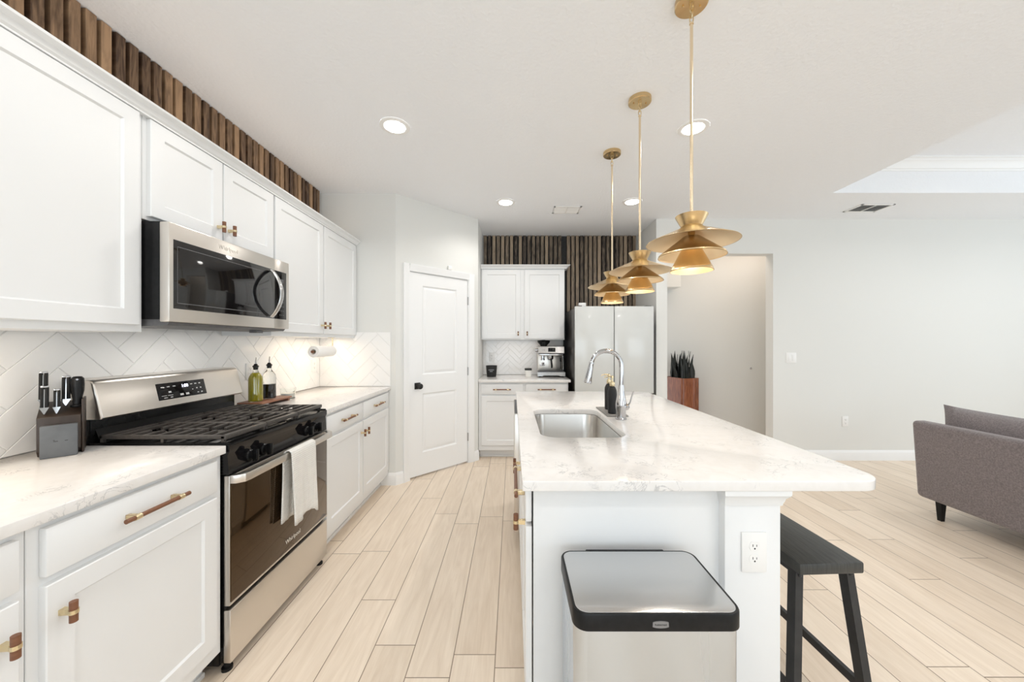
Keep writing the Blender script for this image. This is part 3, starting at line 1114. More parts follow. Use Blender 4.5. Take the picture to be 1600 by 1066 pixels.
# control panel, sloped
mb = MB()
cpp = [(-1.180, 0.806), (-1.140, 0.806), (-1.146, 0.884), (-1.138, 0.900), (-1.138, 0.926), (-1.180, 0.926)]
mb.prism(cpp, lambda x, y, h: Vector((x, h, y)), RY0 + 0.001, RY1 - 0.001)
cpn = build('control_panel', mb, M_BLACKGL, rg)
for y in (1.560, 1.650, 1.990, 2.080):
    mb = MB()
    mb.lathe((-1.145, y, 0.848), [(0.026, 0), (0.026, 0.010), (0.021, 0.014), (0.020, 0.026)], 24, 0, (1, 0, 0.08))
    mb.box(Fr((-1.145, y, 0.848), (0, 1, 0), (1, 0, 0.08)), -0.007, 0.007, 0.02, 0.042, -0.025, 0.025, 0.003)
    build('control_knob', mb, M_BLACKEN, cpn)
# cooktop
mb = MB()
mb.box(L, RY0, RY1, -1.70, -1.1385, 0.905, 0.928, 0.004)
mb.box(L, RY0, RY0 + 0.012, -1.70, -1.142, 0.926, 0.934, 0.003)
mb.box(L, RY1 - 0.012, RY1, -1.70, -1.142, 0.926, 0.934, 0.003)
ck = build('cooktop', mb, M_BLACKEN, rg)
for (y, x, r) in ((1.575, -1.30, 0.048), (1.575, -1.56, 0.036), (RC, -1.43, 0.042), (2.073, -1.30, 0.036), (2.073, -1.56, 0.048)):
    mb = MB()
    mb.lathe((x, y, 0.927), [(r + 0.014, 0), (r + 0.012, 0.006), (r, 0.008), (r, 0.014), (r - 0.004, 0.018), (0.003, 0.019)], 28)
    build('burner', mb, M_IRON, ck)
gw = (RY1 - RY0 - 0.02) / 3
for k in range(3):
    g0 = RY0 + 0.010 + gw * k + 0.001
    g1 = g0 + gw - 0.002
    x0, x1 = -1.675, -1.165
    mb = MB()
    zt0, zt1 = 0.946, 0.962
    mb.box(L, g0, g0 + 0.014, x0, x1, zt0, zt1, 0.003)
    mb.box(L, g1 - 0.014, g1, x0, x1, zt0, zt1, 0.003)
    mb.box(L, g0, g1, x0, x0 + 0.016, zt0, zt1, 0.003)
    mb.box(L, g0, g1, x1 - 0.020, x1 + 0.004, zt0 - 0.003, zt1, 0.004)
    nb = 9
    for j in range(1, nb):
        x = x0 + (x1 - x0) * j / nb
        if j in (2, 3, 6, 7):
            mb.box(L, g0 + 0.01, g0 + gw * 0.40, x - 0.006, x + 0.006, zt0, zt1, 0.002)
            mb.box(L, g1 - gw * 0.40, g1 - 0.01, x - 0.006, x + 0.006, zt0, zt1, 0.002)
        else:
            mb.box(L, g0 + 0.01, g1 - 0.01, x - 0.006, x + 0.006, zt0, zt1, 0.002)
    mb.box(L, (g0 + g1) / 2 - 0.006, (g0 + g1) / 2 + 0.006, x0 + 0.17, x1 - 0.17, zt0, zt1, 0.002)
    for (y, x) in ((g0 + 0.007, x0 + 0.01), (g1 - 0.007, x0 + 0.01), (g0 + 0.007, x1 - 0.01), (g1 - 0.007, x1 - 0.01), (g0 + 0.007, (x0 + x1) / 2), (g1 - 0.007, (x0 + x1) / 2)):
        mb.box(L, y - 0.006, y + 0.006, x - 0.006, x + 0.006, 0.926, zt0 + 0.004)
    build('grate', mb, M_IRON, ck)
# backguard
mb = MB()
mb.box(L, RY0 + 0.004, RY1 - 0.004, -1.805, -1.700, 0.90, 1.035, 0.003)
mb.prism([(-1.70, 0.926), (-1.676, 0.926), (-1.70, 0.985)], lambda x, y, h: Vector((x, h, y)), RY0 + 0.02, RY1 - 0.02)
build('riser', mb, M_BLACKEN, rg)
mb = MB()
bgp = [(-1.806, 1.028), (-1.656, 1.028), (-1.651, 1.034), (-1.684, 1.170), (-1.692, 1.182), (-1.706, 1.187), (-1.806, 1.187)]
n0 = len(mb.bm.verts)
mb.prism(bgp, lambda x, y, h: Vector((x, h, y)), RY0 - 0.001, RY1 + 0.001)
ends = [e for e in mb.bm.edges if abs(e.verts[0].co.y - e.verts[1].co.y) < 1e-6 and min(e.verts[0].co.x, e.verts[1].co.x) > -1.80]
bmesh.ops.bevel(mb.bm, geom=ends, offset=0.009, segments=3, affect='EDGES', profile=0.5, clamp_overlap=True)
build('backguard', mb, M_STEEL, rg, ang=50)
BGF = Fr((-1.651, 0, 1.034), (0, 1, 0), Vector((0.136, 0, 0.033)).normalized(), Vector((-0.033, 0, 0.136)).normalized())
mb = MB()
mb.box(BGF, 1.690, 1.948, -0.002, 0.0012, 0.034, 0.108, 0.001)
mb.box(BGF, 1.687, 1.951, -0.002, 0.0004, 0.031, 0.111, 0.0)
dsp = build('display', mb, M_BLACKGL, rg)
lettering('clock_digits', '1:08', 0.022, BGF.p(1.832, 0.0014, 0.088), BGF.u, BGF.w, M_DIGIT, dsp)
for (a, z, wd, ht) in ((1.715, .092, .014, .004), (1.745, .092, .014, .004), (1.775, .092, .014, .004), (1.748, .066, .014, .008), (1.716, .050, .026, .002), (1.748, .050, .026, .002), (1.722, .040, .018, .003), (1.752, .040, .012, .004),
                       (1.807, .046, .018, .010), (1.838, .046, .018, .010), (1.870, .092, .012, .004), (1.872, .064, .006, .004), (1.894, .092, .012, .005), (1.918, .092, .010, .005), (1.897, .068, .008, .006), (1.920, .068, .008, .006), (1.900, .045, .010, .004), (1.922, .045, .010, .006)):
    mb = MB()
    mb.box(BGF, a - wd / 2, a + wd / 2, 0.0010, 0.0016, z - ht / 2, z + ht / 2)
    build('touch_key', mb, M_PRINT, dsp)

# towel over the oven handle
mb = MB()
ty0, ty1 = 1.748, 1.958
path = []
for z in [0.462 + (0.785 - 0.462) * k / 14 for k in range(15)]:
    path.append((-1.1165, z))
for k in range(1, 8):
    a = PI - PI * k / 8
    path.append((-1.097 + 0.0195 * math.cos(a), 0.792 + 0.0195 * math.sin(a)))
for z in [0.785 - (0.785 - 0.447) * k / 16 for k in range(17)]:
    path.append((-1.0775, z))
rows = []
NT = 22
for i, (x, z) in enumerate(path):
    row = []
    back = i < 15
    hang = max(0.0, 0.79 - z) / 0.34
    for k in range(NT + 1):
        s = k / NT
        fold = 0.010 * hang * math.sin(s * 9.0 + (1.0 if back else 0.2)) + 0.006 * hang * math.sin(s * 21 + 1.3)
        y0 = ty0 + (0.012 * hang if not back else -0.018 * hang)
        y1 = ty1 + (0.016 * hang if not back else -0.05)
        zz_ = z - (0.010 * math.sin(s * 7 + 0.6) + (0.012 if s > 0.85 else 0)) * (1 if hang > 0.97 else 0)
        xx = x + (max(0, fold + 0.004) if not back else min(0.003, max(-0.006, fold * 0.6)))
        row.append(Vector((xx, y0 + (y1 - y0) * s, zz_)))
    rows.append(row)
bm = mb.bm
grid = [[bm.verts.new(p) for p in r] for r in rows]
for i in range(len(grid) - 1):
    for k in range(NT):
        bm.faces.new((grid[i][k], grid[i][k + 1], grid[i + 1][k + 1], grid[i + 1][k]))
tw = build('dish_towel', mb, M_TOWEL, None, (-1.095, (ty0 + ty1) / 2, 0.805), ang=80)
so = tw.modifiers.new('thickness', 'SOLIDIFY')
so.thickness = 0.0045
so.offset = 0
tag(tw, 'white waffle dish towel hanging over the oven door handle', 'towel')

# ================================================================== microwave
mw = thing('microwave', 'stainless over the range microwave with dark window and curved handle', 'microwave', (-1.6, RC, 1.42))
mb = MB()
mb.box(L, 1.446, 2.204, -1.785, -1.411, 1.432, 1.828, 0.003)
build('body', mb, M_BLACKPL, mw)
mb = MB()
mb.prism([(-1.78, 1.432), (-1.40, 1.432), (-1.385, 1.420), (-1.395, 1.408), (-1.55, 1.402), (-1.78, 1.408)], lambda x, y, h: Vector((x, h, y)), 1.452, 2.19)
mb.box(L, 1.98, 2.03, -1.45, -1.41, 1.392, 1.405)
build('vent_grille', mb, M_GREYPL, mw)
MX = -1.370
mb = MB()
mb.box(L, 1.434, 2.072, -1.409, MX, 1.421, 1.822, 0.004)
dr = build('door', mb, M_STEEL, mw)
mb = MB()
mb.box(L, 1.452, 2.0712, MX - 0.004, MX + 0.0012, 1.476, 1.756, 0.001)
wd_ = build('window', mb, M_MICROGL, dr)
mb = MB()
for (a0, a1, z0, z1) in ((1.468, 1.970, 1.728, 1.731), (1.468, 1.970, 1.498, 1.501), (1.468, 1.470, 1.498, 1.731)):
    mb.box(L, a0, a1, MX + 0.0008, MX + 0.0016, z0, z1)
build('window_border', mb, M_GREYPL, dr)
mb = MB()
hz = []
for k in range(17):
    t = k / 16
    z = 1.484 + (1.748 - 1.484) * t
    hz.append((MX + 0.006 + 0.058 * math.sin(PI * t) ** 0.8, 2.036, z))
mb.tube(hz, 0.011, 12, 0, True, (1.35, 0.62))
build('handle', mb, M_STEELX, dr)
lettering('lettering', 'Whirlpool', 0.028, (MX + 0.0006, 1.735, 1.787), (0, 1, 0), (0, 0, 1), M_LOGO, dr)
mb = MB()
mb.box(L, 2.074, 2.204, -1.409, MX, 1.421, 1.822, 0.004)
cp_ = build('control_panel', mb, M_STEEL, mw)
mb = MB()
mb.box(L, 2.0745, 2.176, MX - 0.004, MX + 0.0012, 1.476, 1.756, 0.001)
build('touch_panel', mb, M_BLACKGL, cp_)
mb = MB()
mb.box(L, 2.12, 2.15, MX + 0.001, MX + 0.0017, 1.690, 1.712)
build('display', mb, M_GREYPL, cp_)
for i in range(7):
    for j in range(3):
        mb = MB()
        mb.box(L, 2.112 + 0.016 * j, 2.119 + 0.016 * j, MX + 0.001, MX + 0.0017, 1.498 + 0.025 * i, 1.503 + 0.025 * i)
        build('touch_key', mb, M_GREYPL, cp_)

# ================================================================== things on the left counter
ZK = ZC + 0.0005
KB = Fr((-1.692, 1.272, ZK), Vector((0.68, 0.733, 0)).normalized(), Vector((0.733, -0.68, 0)).normalized())
kb = thing('knife_block', 'dark wooden knife block with grey front plate beside the range', 'knife block', KB.p(0.05, -0.05, 0))
mb = MB()
mb.prism([(0, 0.02), (0, 0.142), (-0.105, 0.188), (-0.105, 0.0), (-0.02, 0.0)], lambda d, z, h: KB.p(h, d, z), 0.004, 0.106)
bmesh.ops.bevel(mb.bm, geom=mb.bm.edges[:], offset=0.002, segments=2, affect='EDGES', profile=0.5, clamp_overlap=True)
build('block', mb, M_KNIFEBL, kb)
mb = MB()
mb.box(KB, 0.107, 0.114, -0.105, -0.004, 0, 0.20, 0.002)
build('side_plate', mb, M_KNIFEBL, kb)
mb = MB()
mb.box(KB, 0.014, 0.100, 0.012, 0.034, 0.0, 0.116, 0.003)
mb.box(KB, 0.03, 0.084, 0.0, 0.013, 0.01, 0.10)
pl_ = build('front_plate', mb, M_SLATE, kb)
mb = MB()
for (a, z, wq) in ((0.046, 0.062, 0.004), (0.050, 0.058, 0.010), (0.074, 0.058, 0.007)):
    mb.box(KB, a - wq / 2, a + wq / 2, 0.0338, 0.0343, z - 0.001, z + 0.001)
build('engraving', mb, M_BLACKMT, pl_)


def block_top(d):
    return 0.142 + (-d / 0.105) * 0.046


for (a, d, ln, r, label) in ((0.012, -0.078, 0.125, 0.0105, 'tall black knife handle at the back corner of the knife block, farthest from the range'),
                             (0.020, -0.022, 0.100, 0.0095, 'black riveted knife handle in the front row of the block, farthest from the range'),
                             (0.048, -0.020, 0.088, 0.0080, 'shortest black knife handle with silver spine, front row of the block'),
                             (0.066, -0.070, 0.110, 0.0105, 'long black knife handle with silver spine in the back row beside the honing steel')):
    z0 = block_top(d) + 0.003
    kn = thing('kitchen_knife', label, 'knife', KB.p(a, d, z0), 'knives in the block')
    up = (KB.n * -0.10 + Vector((0, 0, 1))).normalized()
    KF = Fr(KB.p(a, d, z0), KB.u, KB.n, up)
    mb = MB()
    mb.prism([(-r * 1.2, 0.022), (r * 1.2, 0.022), (0.001, -0.002), (-0.001, -0.002)], lambda x, y, h: KF.p(x, h, y), -r * 0.9, r * 1.0, 0)
    mb.box(KF, -0.0013, 0.0013, -r * 0.9, r * 1.02, 0.02, ln - 0.012, 0)
    mb.box(KF, -r * 0.98, r * 0.98, -r * 0.98, r * 0.9, ln - 0.006, ln, 0.002)
    build('bolster_and_spine', mb, M_CHROME, kn)
    mb = MB()
    for s in (-1, 1):
        mb.box(KF, min(s * 0.0012, s * r), max(s * 0.0012, s * r), -r, r, 0.020, ln - 0.005, 0.003)
    build('grip', mb, M_GRIP, kn)
kn = thing('honing_steel', 'black oval handled honing steel in the knife block, beside the range backguard', 'honing steel', KB.p(0.098, -0.06, block_top(-0.06)))
mb = MB()
c = KB.p(0.094, -0.060, block_top(-0.060) - 0.004)
mb.lathe(c, [(0.016, 0), (0.018, 0.004), (0.018, 0.008), (0.012, 0.012), (0.012, 0.03), (0.0175, 0.062), (0.0185, 0.088), (0.017, 0.110), (0.011, 0.117), (0.002, 0.118)], 20, 0, (KB.n * -0.08 + Vector((0, 0, 1))))
build('grip', mb, M_BLACKPL, kn)
mb = MB()
mb.lathe(c + Vector((0, 0, 0.106)) + KB.n * 0.006, [(0.003, 0), (0.0045, 0.002), (0.003, 0.004)], 10, 0, KB.n)
build('hanging_ring', mb, M_CHROME, kn)

# riser board with oil and vinegar
bd = thing('riser_board', 'low reddish wood riser board under the oil bottles', 'board', (-1.67, 2.43, ZK))
mb = MB()
mb.box(XY, -1.745, -1.585, 2.275, 2.585, ZK + 0.018, ZK + 0.030, 0.002)
build('board', mb, M_WOODTRAY, bd)
for y in (2.285, 2.555):
    mb = MB()
    mb.box(XY, -1.735, -1.595, y, y + 0.02, ZK, ZK + 0.0185, 0.001)
    build('runner', mb, M_WOODTRAY, bd)


def pour_bottle(x, y, z, liquid, lm, label, name):
    t = thing(name, label, 'bottle', (x, y, z))
    R = 0.040
    m = MB()
    m.lathe((x, y, z), [(R - 0.004, 0), (R, 0.004), (R, 0.145), (R - 0.003, 0.160), (R - 0.012, 0.176), (0.017, 0.190), (0.0135, 0.200), (0.0135, 0.215), (0.016, 0.217), (0.016, 0.222)], 32, 0)
    build('glass', m, M_GLASS, t)
    m = MB()
    if liquid > 0.15:
        pr = [(R - 0.006, 0.004), (R - 0.003, 0.008), (R - 0.003, 0.145), (R - 0.006, 0.158), (R - 0.014, 0.173), (0.016, 0.185), (0.002, 0.186)]
    else:
        pr = [(R - 0.006, 0.004), (R - 0.003, 0.008), (R - 0.003, liquid), (0.002, liquid + 0.0005)]
    m.lathe((x, y, z), pr, 32, 0)
    build('liquid', m, lm, t)
    m = MB()
    m.lathe((x, y, z), [(0.010, 0.205), (0.012, 0.222), (0.0185, 0.224), (0.0185, 0.229), (0.012, 0.234), (0.009, 0.242), (0.004, 0.244)], 20, 0)
    build('stopper', m, M_BLACKPL, t)
    m = MB()
    m.tube([(x, y, z + 0.24), (x, y, z + 0.262), (x + 0.004, y - 0.002, z + 0.285)], [0.0042, 0.0038, 0.003], 10)
    build('spout', m, M_CHROME, t)


pour_bottle(-1.668, 2.335, ZK + 0.0305, 0.19, M_OIL, 'glass bottle full of green olive oil on the riser board', 'oil_bottle')
pour_bottle(-1.675, 2.475, ZK + 0.0305, 0.098, M_VINEGAR, 'glass bottle half full of dark vinegar on the riser board', 'vinegar_bottle')
x, y = -1.655, 2.65
gl = thing('glass_tumbler', 'small clear glass tumbler on the counter behind the vinegar bottle', 'glass', (x, y, ZK))
mb = MB()
mb.lathe((x, y, ZK), [(0.042, 0), (0.047, 0.004), (0.050, 0.075), (0.0475, 0.075), (0.0445, 0.010), (0.002, 0.009)], 30, 0)
build('glass', mb, M_GLASS, gl)
mb = MB()
mb.lathe((x, y, ZK + 0.0095), [(0.043, 0.0), (0.0440, 0.030), (0.002, 0.0305)], 30, 0)
build('filling', mb, M_WAX, gl)

# paper towel under the wall cabinet
ph = thing('paper_towel_holder', 'thin brass paper towel holder hung under the wall cabinet', 'holder', (-1.5, 2.88, 1.38))
mb = MB()
mb.box(XY, -1.535, -1.500, 2.985, 3.045, 1.3765, 1.3795)
mb.tube([(-1.515, 3.025, 1.379), (-1.515, 3.025, 1.30), (-1.515, 3.022, 1.272), (-1.515, 3.010, 1.268), (-1.515, 2.72, 1.268)], 0.0045, 10)
build('bracket', mb, M_GOLD, ph)
mb = MB()
mb.lathe((-1.515, 2.715, 1.268), [(0.010, 0), (0.011, 0.012)], 16, 0, (0, 1, 0))
build('end_cap', mb, M_WALNUT, ph)
mb = MB()
mb.lathe((-1.515, 2.735, 1.268), [(0.019, 0), (0.043, 0.0), (0.044, 0.002), (0.044, 0.268), (0.043, 0.270), (0.019, 0.270), (0.019, 0)], 36, 0, (0, 1, 0), cap0=False, cap1=False)
pt = build('paper_towel_roll', mb, M_PAPER, None, (-1.515, 2.87, 1.268))
tag(pt, 'white paper towel roll hanging under the wall cabinet', 'paper towel')


def outlet(fr, a, d, z, label, name='power_outlet', sw=0, wd=0.070, ht=0.115):
    t = thing(name, label, 'outlet' if not sw else 'light switch', fr.p(a, d, z))
    m = MB()
    m.box(fr, a - wd / 2, a + wd / 2, d, d + 0.006, z - ht / 2, z + ht / 2, 0.0025)
    build('cover_plate', m, M_WHITEPL, t)
    if sw:
        for k in range(sw):
            aa = a + (k - (sw - 1) / 2) * 0.046
            m = MB()
            m.box(fr, aa - 0.0165, aa + 0.0165, d + 0.005, d + 0.0085, z - 0.034, z + 0.034, 0.0015)
            build('rocker', m, M_WHITEPL, t)
    else:
        for s in (1, -1):
            zc = z + s * 0.0195
            m = MB()
            oc = [(a + 0.0165 * math.cos(q), zc + max(-0.0135, min(0.0135, 0.0175 * math.sin(q)))) for q in [2 * PI * k / 28 for k in range(28)]]
            m.prism(oc, lambda x, y, h: fr.p(x, h, y), d + 0.005, d + 0.0075, 0)
            m.box(fr, a - 0.0068, a - 0.0048, d + 0.0074, d + 0.0078, zc - 0.001, zc + 0.0065, 0, 1)
            m.box(fr, a + 0.0050, a + 0.0068, d + 0.0074, d + 0.0078, zc - 0.001, zc + 0.0055, 0, 1)
            m.lathe(fr.p(a, d + 0.0074, zc - 0.0068), [(0.0026, 0), (0.0026, 0.0004)], 12, 1, fr.n)
            build('receptacle', m, [M_WHITEPL, M_DKGREY], t)
    return t


TL = Fr((XW + 0.011, 0, 0), (0, 1, 0), (1, 0, 0))
outlet(TL, 2.47, 0.0, 1.14, 'white outlet on the tile behind the oil bottle')
outlet(TL, 3.27, 0.0, 1.13, 'white outlet on the tile below the paper towel roll')
outlet(Fr((0, YB - 0.011, 0), (1, 0, 0), (0, -1, 0)), -0.275, 0.0, 1.15, 'white outlet on the tile above the black candle cup')
WR = Fr((0, YR, 0), (1, 0, 0), (0, -1, 0))
outlet(WR, 3.780, 0.0, 0.443, 'white outlet low on the wall between hall opening and sofa')
outlet(WR, 3.165, 0.0, 1.165, 'white double light switch on the wall beside the hall opening', 'light_switch', 2, 0.116, 0.116)

# contact sensor above the pantry door
mb = MB()
ts = 0.60 * PLEN
mb.box(P, ts - 0.020, ts + 0.028, 0, 0.022, 2.106, 2.150, 0.006)
tag(build('door_sensor', mb, M_WHITEPL, None, P.p(ts, 0, 2.13)), 'small white sensor on the wall above the pantry door', 'sensor')
# small hook on the hall wall
hk = (3.2207, 4.8657)
hx = (hk[0] - 1.76) / HW.u.x
mb = MB()
mb.lathe(HW.p(hx, 0.0005, 0.99), [(0.012, 0), (0.012, 0.004), (0.004, 0.006), (0.004, 0.02)], 12, 0, HW.n)
mb.tube([HW.p(hx, 0.018, 0.99), HW.p(hx, 0.024, 0.980), HW.p(hx, 0.030, 0.978), HW.p(hx, 0.035, 0.987)], 0.003, 8)
tag(build('wall_hook', mb, M_CHROME, None, HW.p(hx, 0.0005, 0.99)), 'tiny metal hook on the bare hall wall', 'hook')

# ================================================================== things at the back
ZB = 0.9155
x, y = -0.262, 4.46
t = thing('candle_cup', 'black tapered candle cup with faint print on the coffee counter', 'candle', (x, y, ZB))
mb = MB()
mb.lathe((x, y, ZB), [(0.056, 0), (0.058, 0.004), (0.070, 0.138), (0.066, 0.138), (0.062, 0.122), (0.002, 0.121)], 32, 0)
build('cup', mb, M_BLACKMT, t)
mb = MB()
mb = MB()
for (zc, hw) in ((0.088, 0.034), (0.070, 0.018)):
    mb.box(XY, x - hw, x + hw, y - 0.0675, y - 0.062, ZB + zc - 0.004, ZB + zc + 0.004)
build('lettering', mb, M_BADGE, t)
x, y = 0.192, 4.44
t = thing('small_tub', 'small pale tapered tub with black lid beside the coffee machine', 'tub', (x, y, ZB))
mb = MB()
mb.box(XY, x - 0.036, x + 0.036, y - 0.036, y + 0.036, ZB, ZB + 0.085, 0.004)
for v in mb.bm.verts:
    k = 0.86 + 0.14 * (v.co.z - ZB) / 0.085
    v.co.x = x + (v.co.x - x) * k
    v.co.y = y + (v.co.y - y) * k
build('cup', mb, M_WAX, t)
mb = MB()
mb.box(XY, x - 0.043, x + 0.043, y - 0.043, y + 0.043, ZB + 0.083, ZB + 0.105, 0.004)
build('lid', mb, M_BLACKMT, t)

# espresso machine
ex0, ex1, ey0, ey1 = 0.305, 0.640, 4.370, 4.665
em = thing('espresso_machine', 'stainless espresso machine with bean hopper on the back counter', 'coffee machine', ((ex0 + ex1) / 2, 4.5, ZB))
for (fx, fy) in ((ex0 + 0.03, ey0 + 0.03), (ex1 - 0.03, ey0 + 0.03), (ex0 + 0.03, ey1 - 0.03), (ex1 - 0.03, ey1 - 0.03)):
    mb = MB()
    mb.lathe((fx, fy, ZB), [(0.016, 0), (0.014, 0.014)], 12, 0)
    build('rubber_foot', mb, M_BLACKPL, em)
mb = MB()
mb.prism([(ex0 + 0.0, 0.014), (ex0, 0.062), (ex1, 0.062), (ex1, 0.014), (ex1 - 0.06, 0.014), (ex1 - 0.075, 0.024), (ex0 + 0.075, 0.024), (ex0 + 0.06, 0.014)],
         lambda a, z, h: Vector((a, h, ZB + z)), ey0, ey0 + 0.165)
build('drip_tray_front', mb, M_STEELX, em)
mb = MB()
mb.box(XY, ex0 + 0.01, ex1 - 0.01, ey0 + 0.008, ey0 + 0.16, ZB + 0.062, ZB + 0.070, 0.002)
for k in range(9):
    mb.box(XY, ex0 + 0.02, ex1 - 0.02, ey0 + 0.014 + 0.016 * k, ey0 + 0.020 + 0.016 * k, ZB + 0.0698, ZB + 0.072)
build('drip_grid', mb, M_GREYPL, em)
mb = MB()
mb.box(XY, ex0 + 0.012, ex1 - 0.012, ey0 + 0.165, ey1, ZB + 0.014, ZB + 0.30, 0.006)
build('body', mb, M_STEEL, em)
mb = MB()
mb.prism([(ey0 + 0.01, 0.285), (ey0 - 0.002, 0.296), (ey0 + 0.018, 0.372), (ey0 + 0.03, 0.380), (ey1, 0.380), (ey1, 0.285)],
         lambda yy, z, h: Vector((h, yy, ZB + z)), ex0 + 0.008, ex1 - 0.012)
mb.box(XY, ex0 + 0.02, ex1 - 0.02, ey0 + 0.03, ey0 + 0.16, ZB + 0.262, ZB + 0.288, 0.004)
hd = build('head', mb, M_STEELX, em)
mb = MB()
HF = Fr((0, ey0 + 0.008, ZB + 0.335), (1, 0, 0), Vector((0, -0.968, 0.25)), Vector((0, 0.25, 0.968)))
mb.box(HF, 0.432, 0.520, -0.002, 0.004, -0.026, 0.024, 0.002)
build('screen', mb, M_BLACKGL, hd)
mb = MB()
for a in (0.365, 0.385):
    mb.lathe(HF.p(a, 0.0, -0.002), [(0.008, 0), (0.008, 0.008)], 14, 0, HF.n)
build('button', mb, M_CHROME, hd)
mb = MB()
mb.lathe((ex0 + 0.008, ey0 + 0.10, ZB + 0.330), [(0.022, 0), (0.024, 0.006), (0.020, 0.034), (0.003, 0.035)], 22, 0, (-1, 0, 0))
build('steam_dial', mb, M_CHROME, em)
mb = MB()
mb.lathe((ex0 + 0.085, ey0 + 0.15, ZB + 0.379), [(0.040, 0), (0.046, 0.012), (0.076, 0.046), (0.080, 0.066), (0.074, 0.070), (0.02, 0.074), (0.018, 0.080), (0.002, 0.081)], 30, 0)
build('bean_hopper', mb, M_BLACKEN, em)
mb = MB()
mb.lathe((0.372, ey0 + 0.085, ZB + 0.205), [(0.026, 0), (0.026, 0.012), (0.020, 0.02), (0.020, 0.06)], 20, 0)
mb.box(XY, 0.340, 0.400, ey0 + 0.10, ey0 + 0.165, ZB + 0.132, ZB + 0.15, 0.004)
mb.lathe((0.376, ey0 + 0.09, ZB + 0.14), [(0.012, 0), (0.018, 0.035)], 16, 0)
build('grinder_outlet', mb, M_CHROME, em)
mb = MB()
mb.lathe((0.468, ey0 + 0.085, ZB + 0.212), [(0.022, -0.004), (0.034, 0.006), (0.038, 0.02), (0.038, 0.055)], 24, 0)
gh = build('group_head', mb, M_CHROME, em)
mb = MB()
mb.tube([(0.468, ey0 + 0.05, ZB + 0.222), (0.470, ey0 + 0.0, ZB + 0.205), (0.470, ey0 - 0.045, ZB + 0.150), (0.470, ey0 - 0.055, ZB + 0.118)], [0.008, 0.011, 0.0125, 0.011], 14)
build('portafilter_handle', mb, M_BLACKPL, em)
mb = MB()
mb.tube([(0.590, ey0 + 0.06, ZB + 0.28), (0.590, ey0 + 0.045, ZB + 0.24), (0.588, ey0 + 0.03, ZB + 0.10)], 0.006, 10)
mb.lathe((0.588, ey0 + 0.042, ZB + 0.19), [(0.011, 0), (0.011, 0.05)], 12, 0)
build('steam_wand', mb, M_BLACKPL, em)
mb = MB()
mb.tube([(0.618, ey0 + 0.06, ZB + 0.28), (0.622, ey0 + 0.05, ZB + 0.16), (0.622, ey0 + 0.05, ZB + 0.09)], 0.005, 10)
build('water_spout', mb, M_CHROME, em)

# refrigerator
fx0, fx1, fy, fz = 0.694, 1.566, 3.990, 1.742
fr_ = thing('refrigerator', 'pale grey glass front double door refrigerator in front of the slat wall', 'refrigerator', ((fx0 + fx1) / 2, 4.3, 0))
mb = MB()
mb.box(XY, fx0 + 0.004, fx1 - 0.004, fy + 0.062, 4.68, 0.02, fz - 0.012, 0.004)
build('body', mb, M_FRSIDE, fr_)
mid = 0.5 * (fx0 + fx1) - 0.002
for (a, b) in ((fx0, mid - 0.004), (mid + 0.004, fx1)):
    mb = MB()
    mb.box(XY, a, b, fy, fy + 0.055, 0.775, fz, 0.004)
    mb.box(XY, a + 0.001, b - 0.001, fy + 0.012, fy + 0.056, 0.776, fz - 0.001, 0, 1)
    build('door', mb, [M_FRIDGE, M_FRSIDE], fr_)
    mb = MB()
    mb.box(XY, a, b, fy, fy + 0.055, 0.06, 0.765, 0.004)
    build('lower_door', mb, M_FRIDGE, fr_)
for xx in (fx0 + 0.05, fx1 - 0.05):
    mb = MB()
    mb.box(XY, xx - 0.03, xx + 0.03, fy + 0.02, fy + 0.12, fz - 0.012, fz + 0.010, 0.003)
    build('hinge_cover', mb, M_FRSIDE, fr_)
for xx in (fx0 + 0.06, fx1 - 0.06):
    mb = MB()
    mb.lathe((xx, fy + 0.12, 0), [(0.02, 0), (0.02, 0.05)], 12)
    build('foot', mb, M_BLACKPL, fr_)
mb = MB()
mb.box(XY, 0.765, 0.845, 4.14, 4.20, fz - 0.0115, fz + 0.055, 0.004)
tag(build('small_box', mb, M_WHITEPL, None, (0.805, 4.17, fz - 0.011)), 'small white box standing on top of the refrigerator', 'box')

# planter in the hall
pc = Vector((2.265, 4.755, 0))
an = math.radians(21)
PF = Fr(pc, (math.cos(an), math.sin(an), 0), (math.sin(an), -math.cos(an), 0))
pw, pd_, pz = 0.262, 0.36, 0.862
pp = thing('potted_plant', 'dark spiky plant in a tall red wood planter in the hall', 'plant', PF.p(pw / 2, -pd_ / 2, 0))
mb = MB()
tw_ = 0.018
for (a, b, c, d) in ((0, pw, -tw_, 0), (0, pw, -pd_, -pd_ + tw_), (0, tw_, -pd_ + tw_, -tw_), (pw - tw_, pw, -pd_ + tw_, -tw_)):
    mb.box(PF, a, b, c, d, 0, pz, 0.002)
build('planter', mb, M_REDWOOD, pp)
mb = MB()
mb.box(PF, tw_, pw - tw_, -pd_ + tw_, -tw_, pz - 0.12, pz - 0.03)
build('soil', mb, M_SOIL, pp)
mb = MB()
rr = random.Random(5)
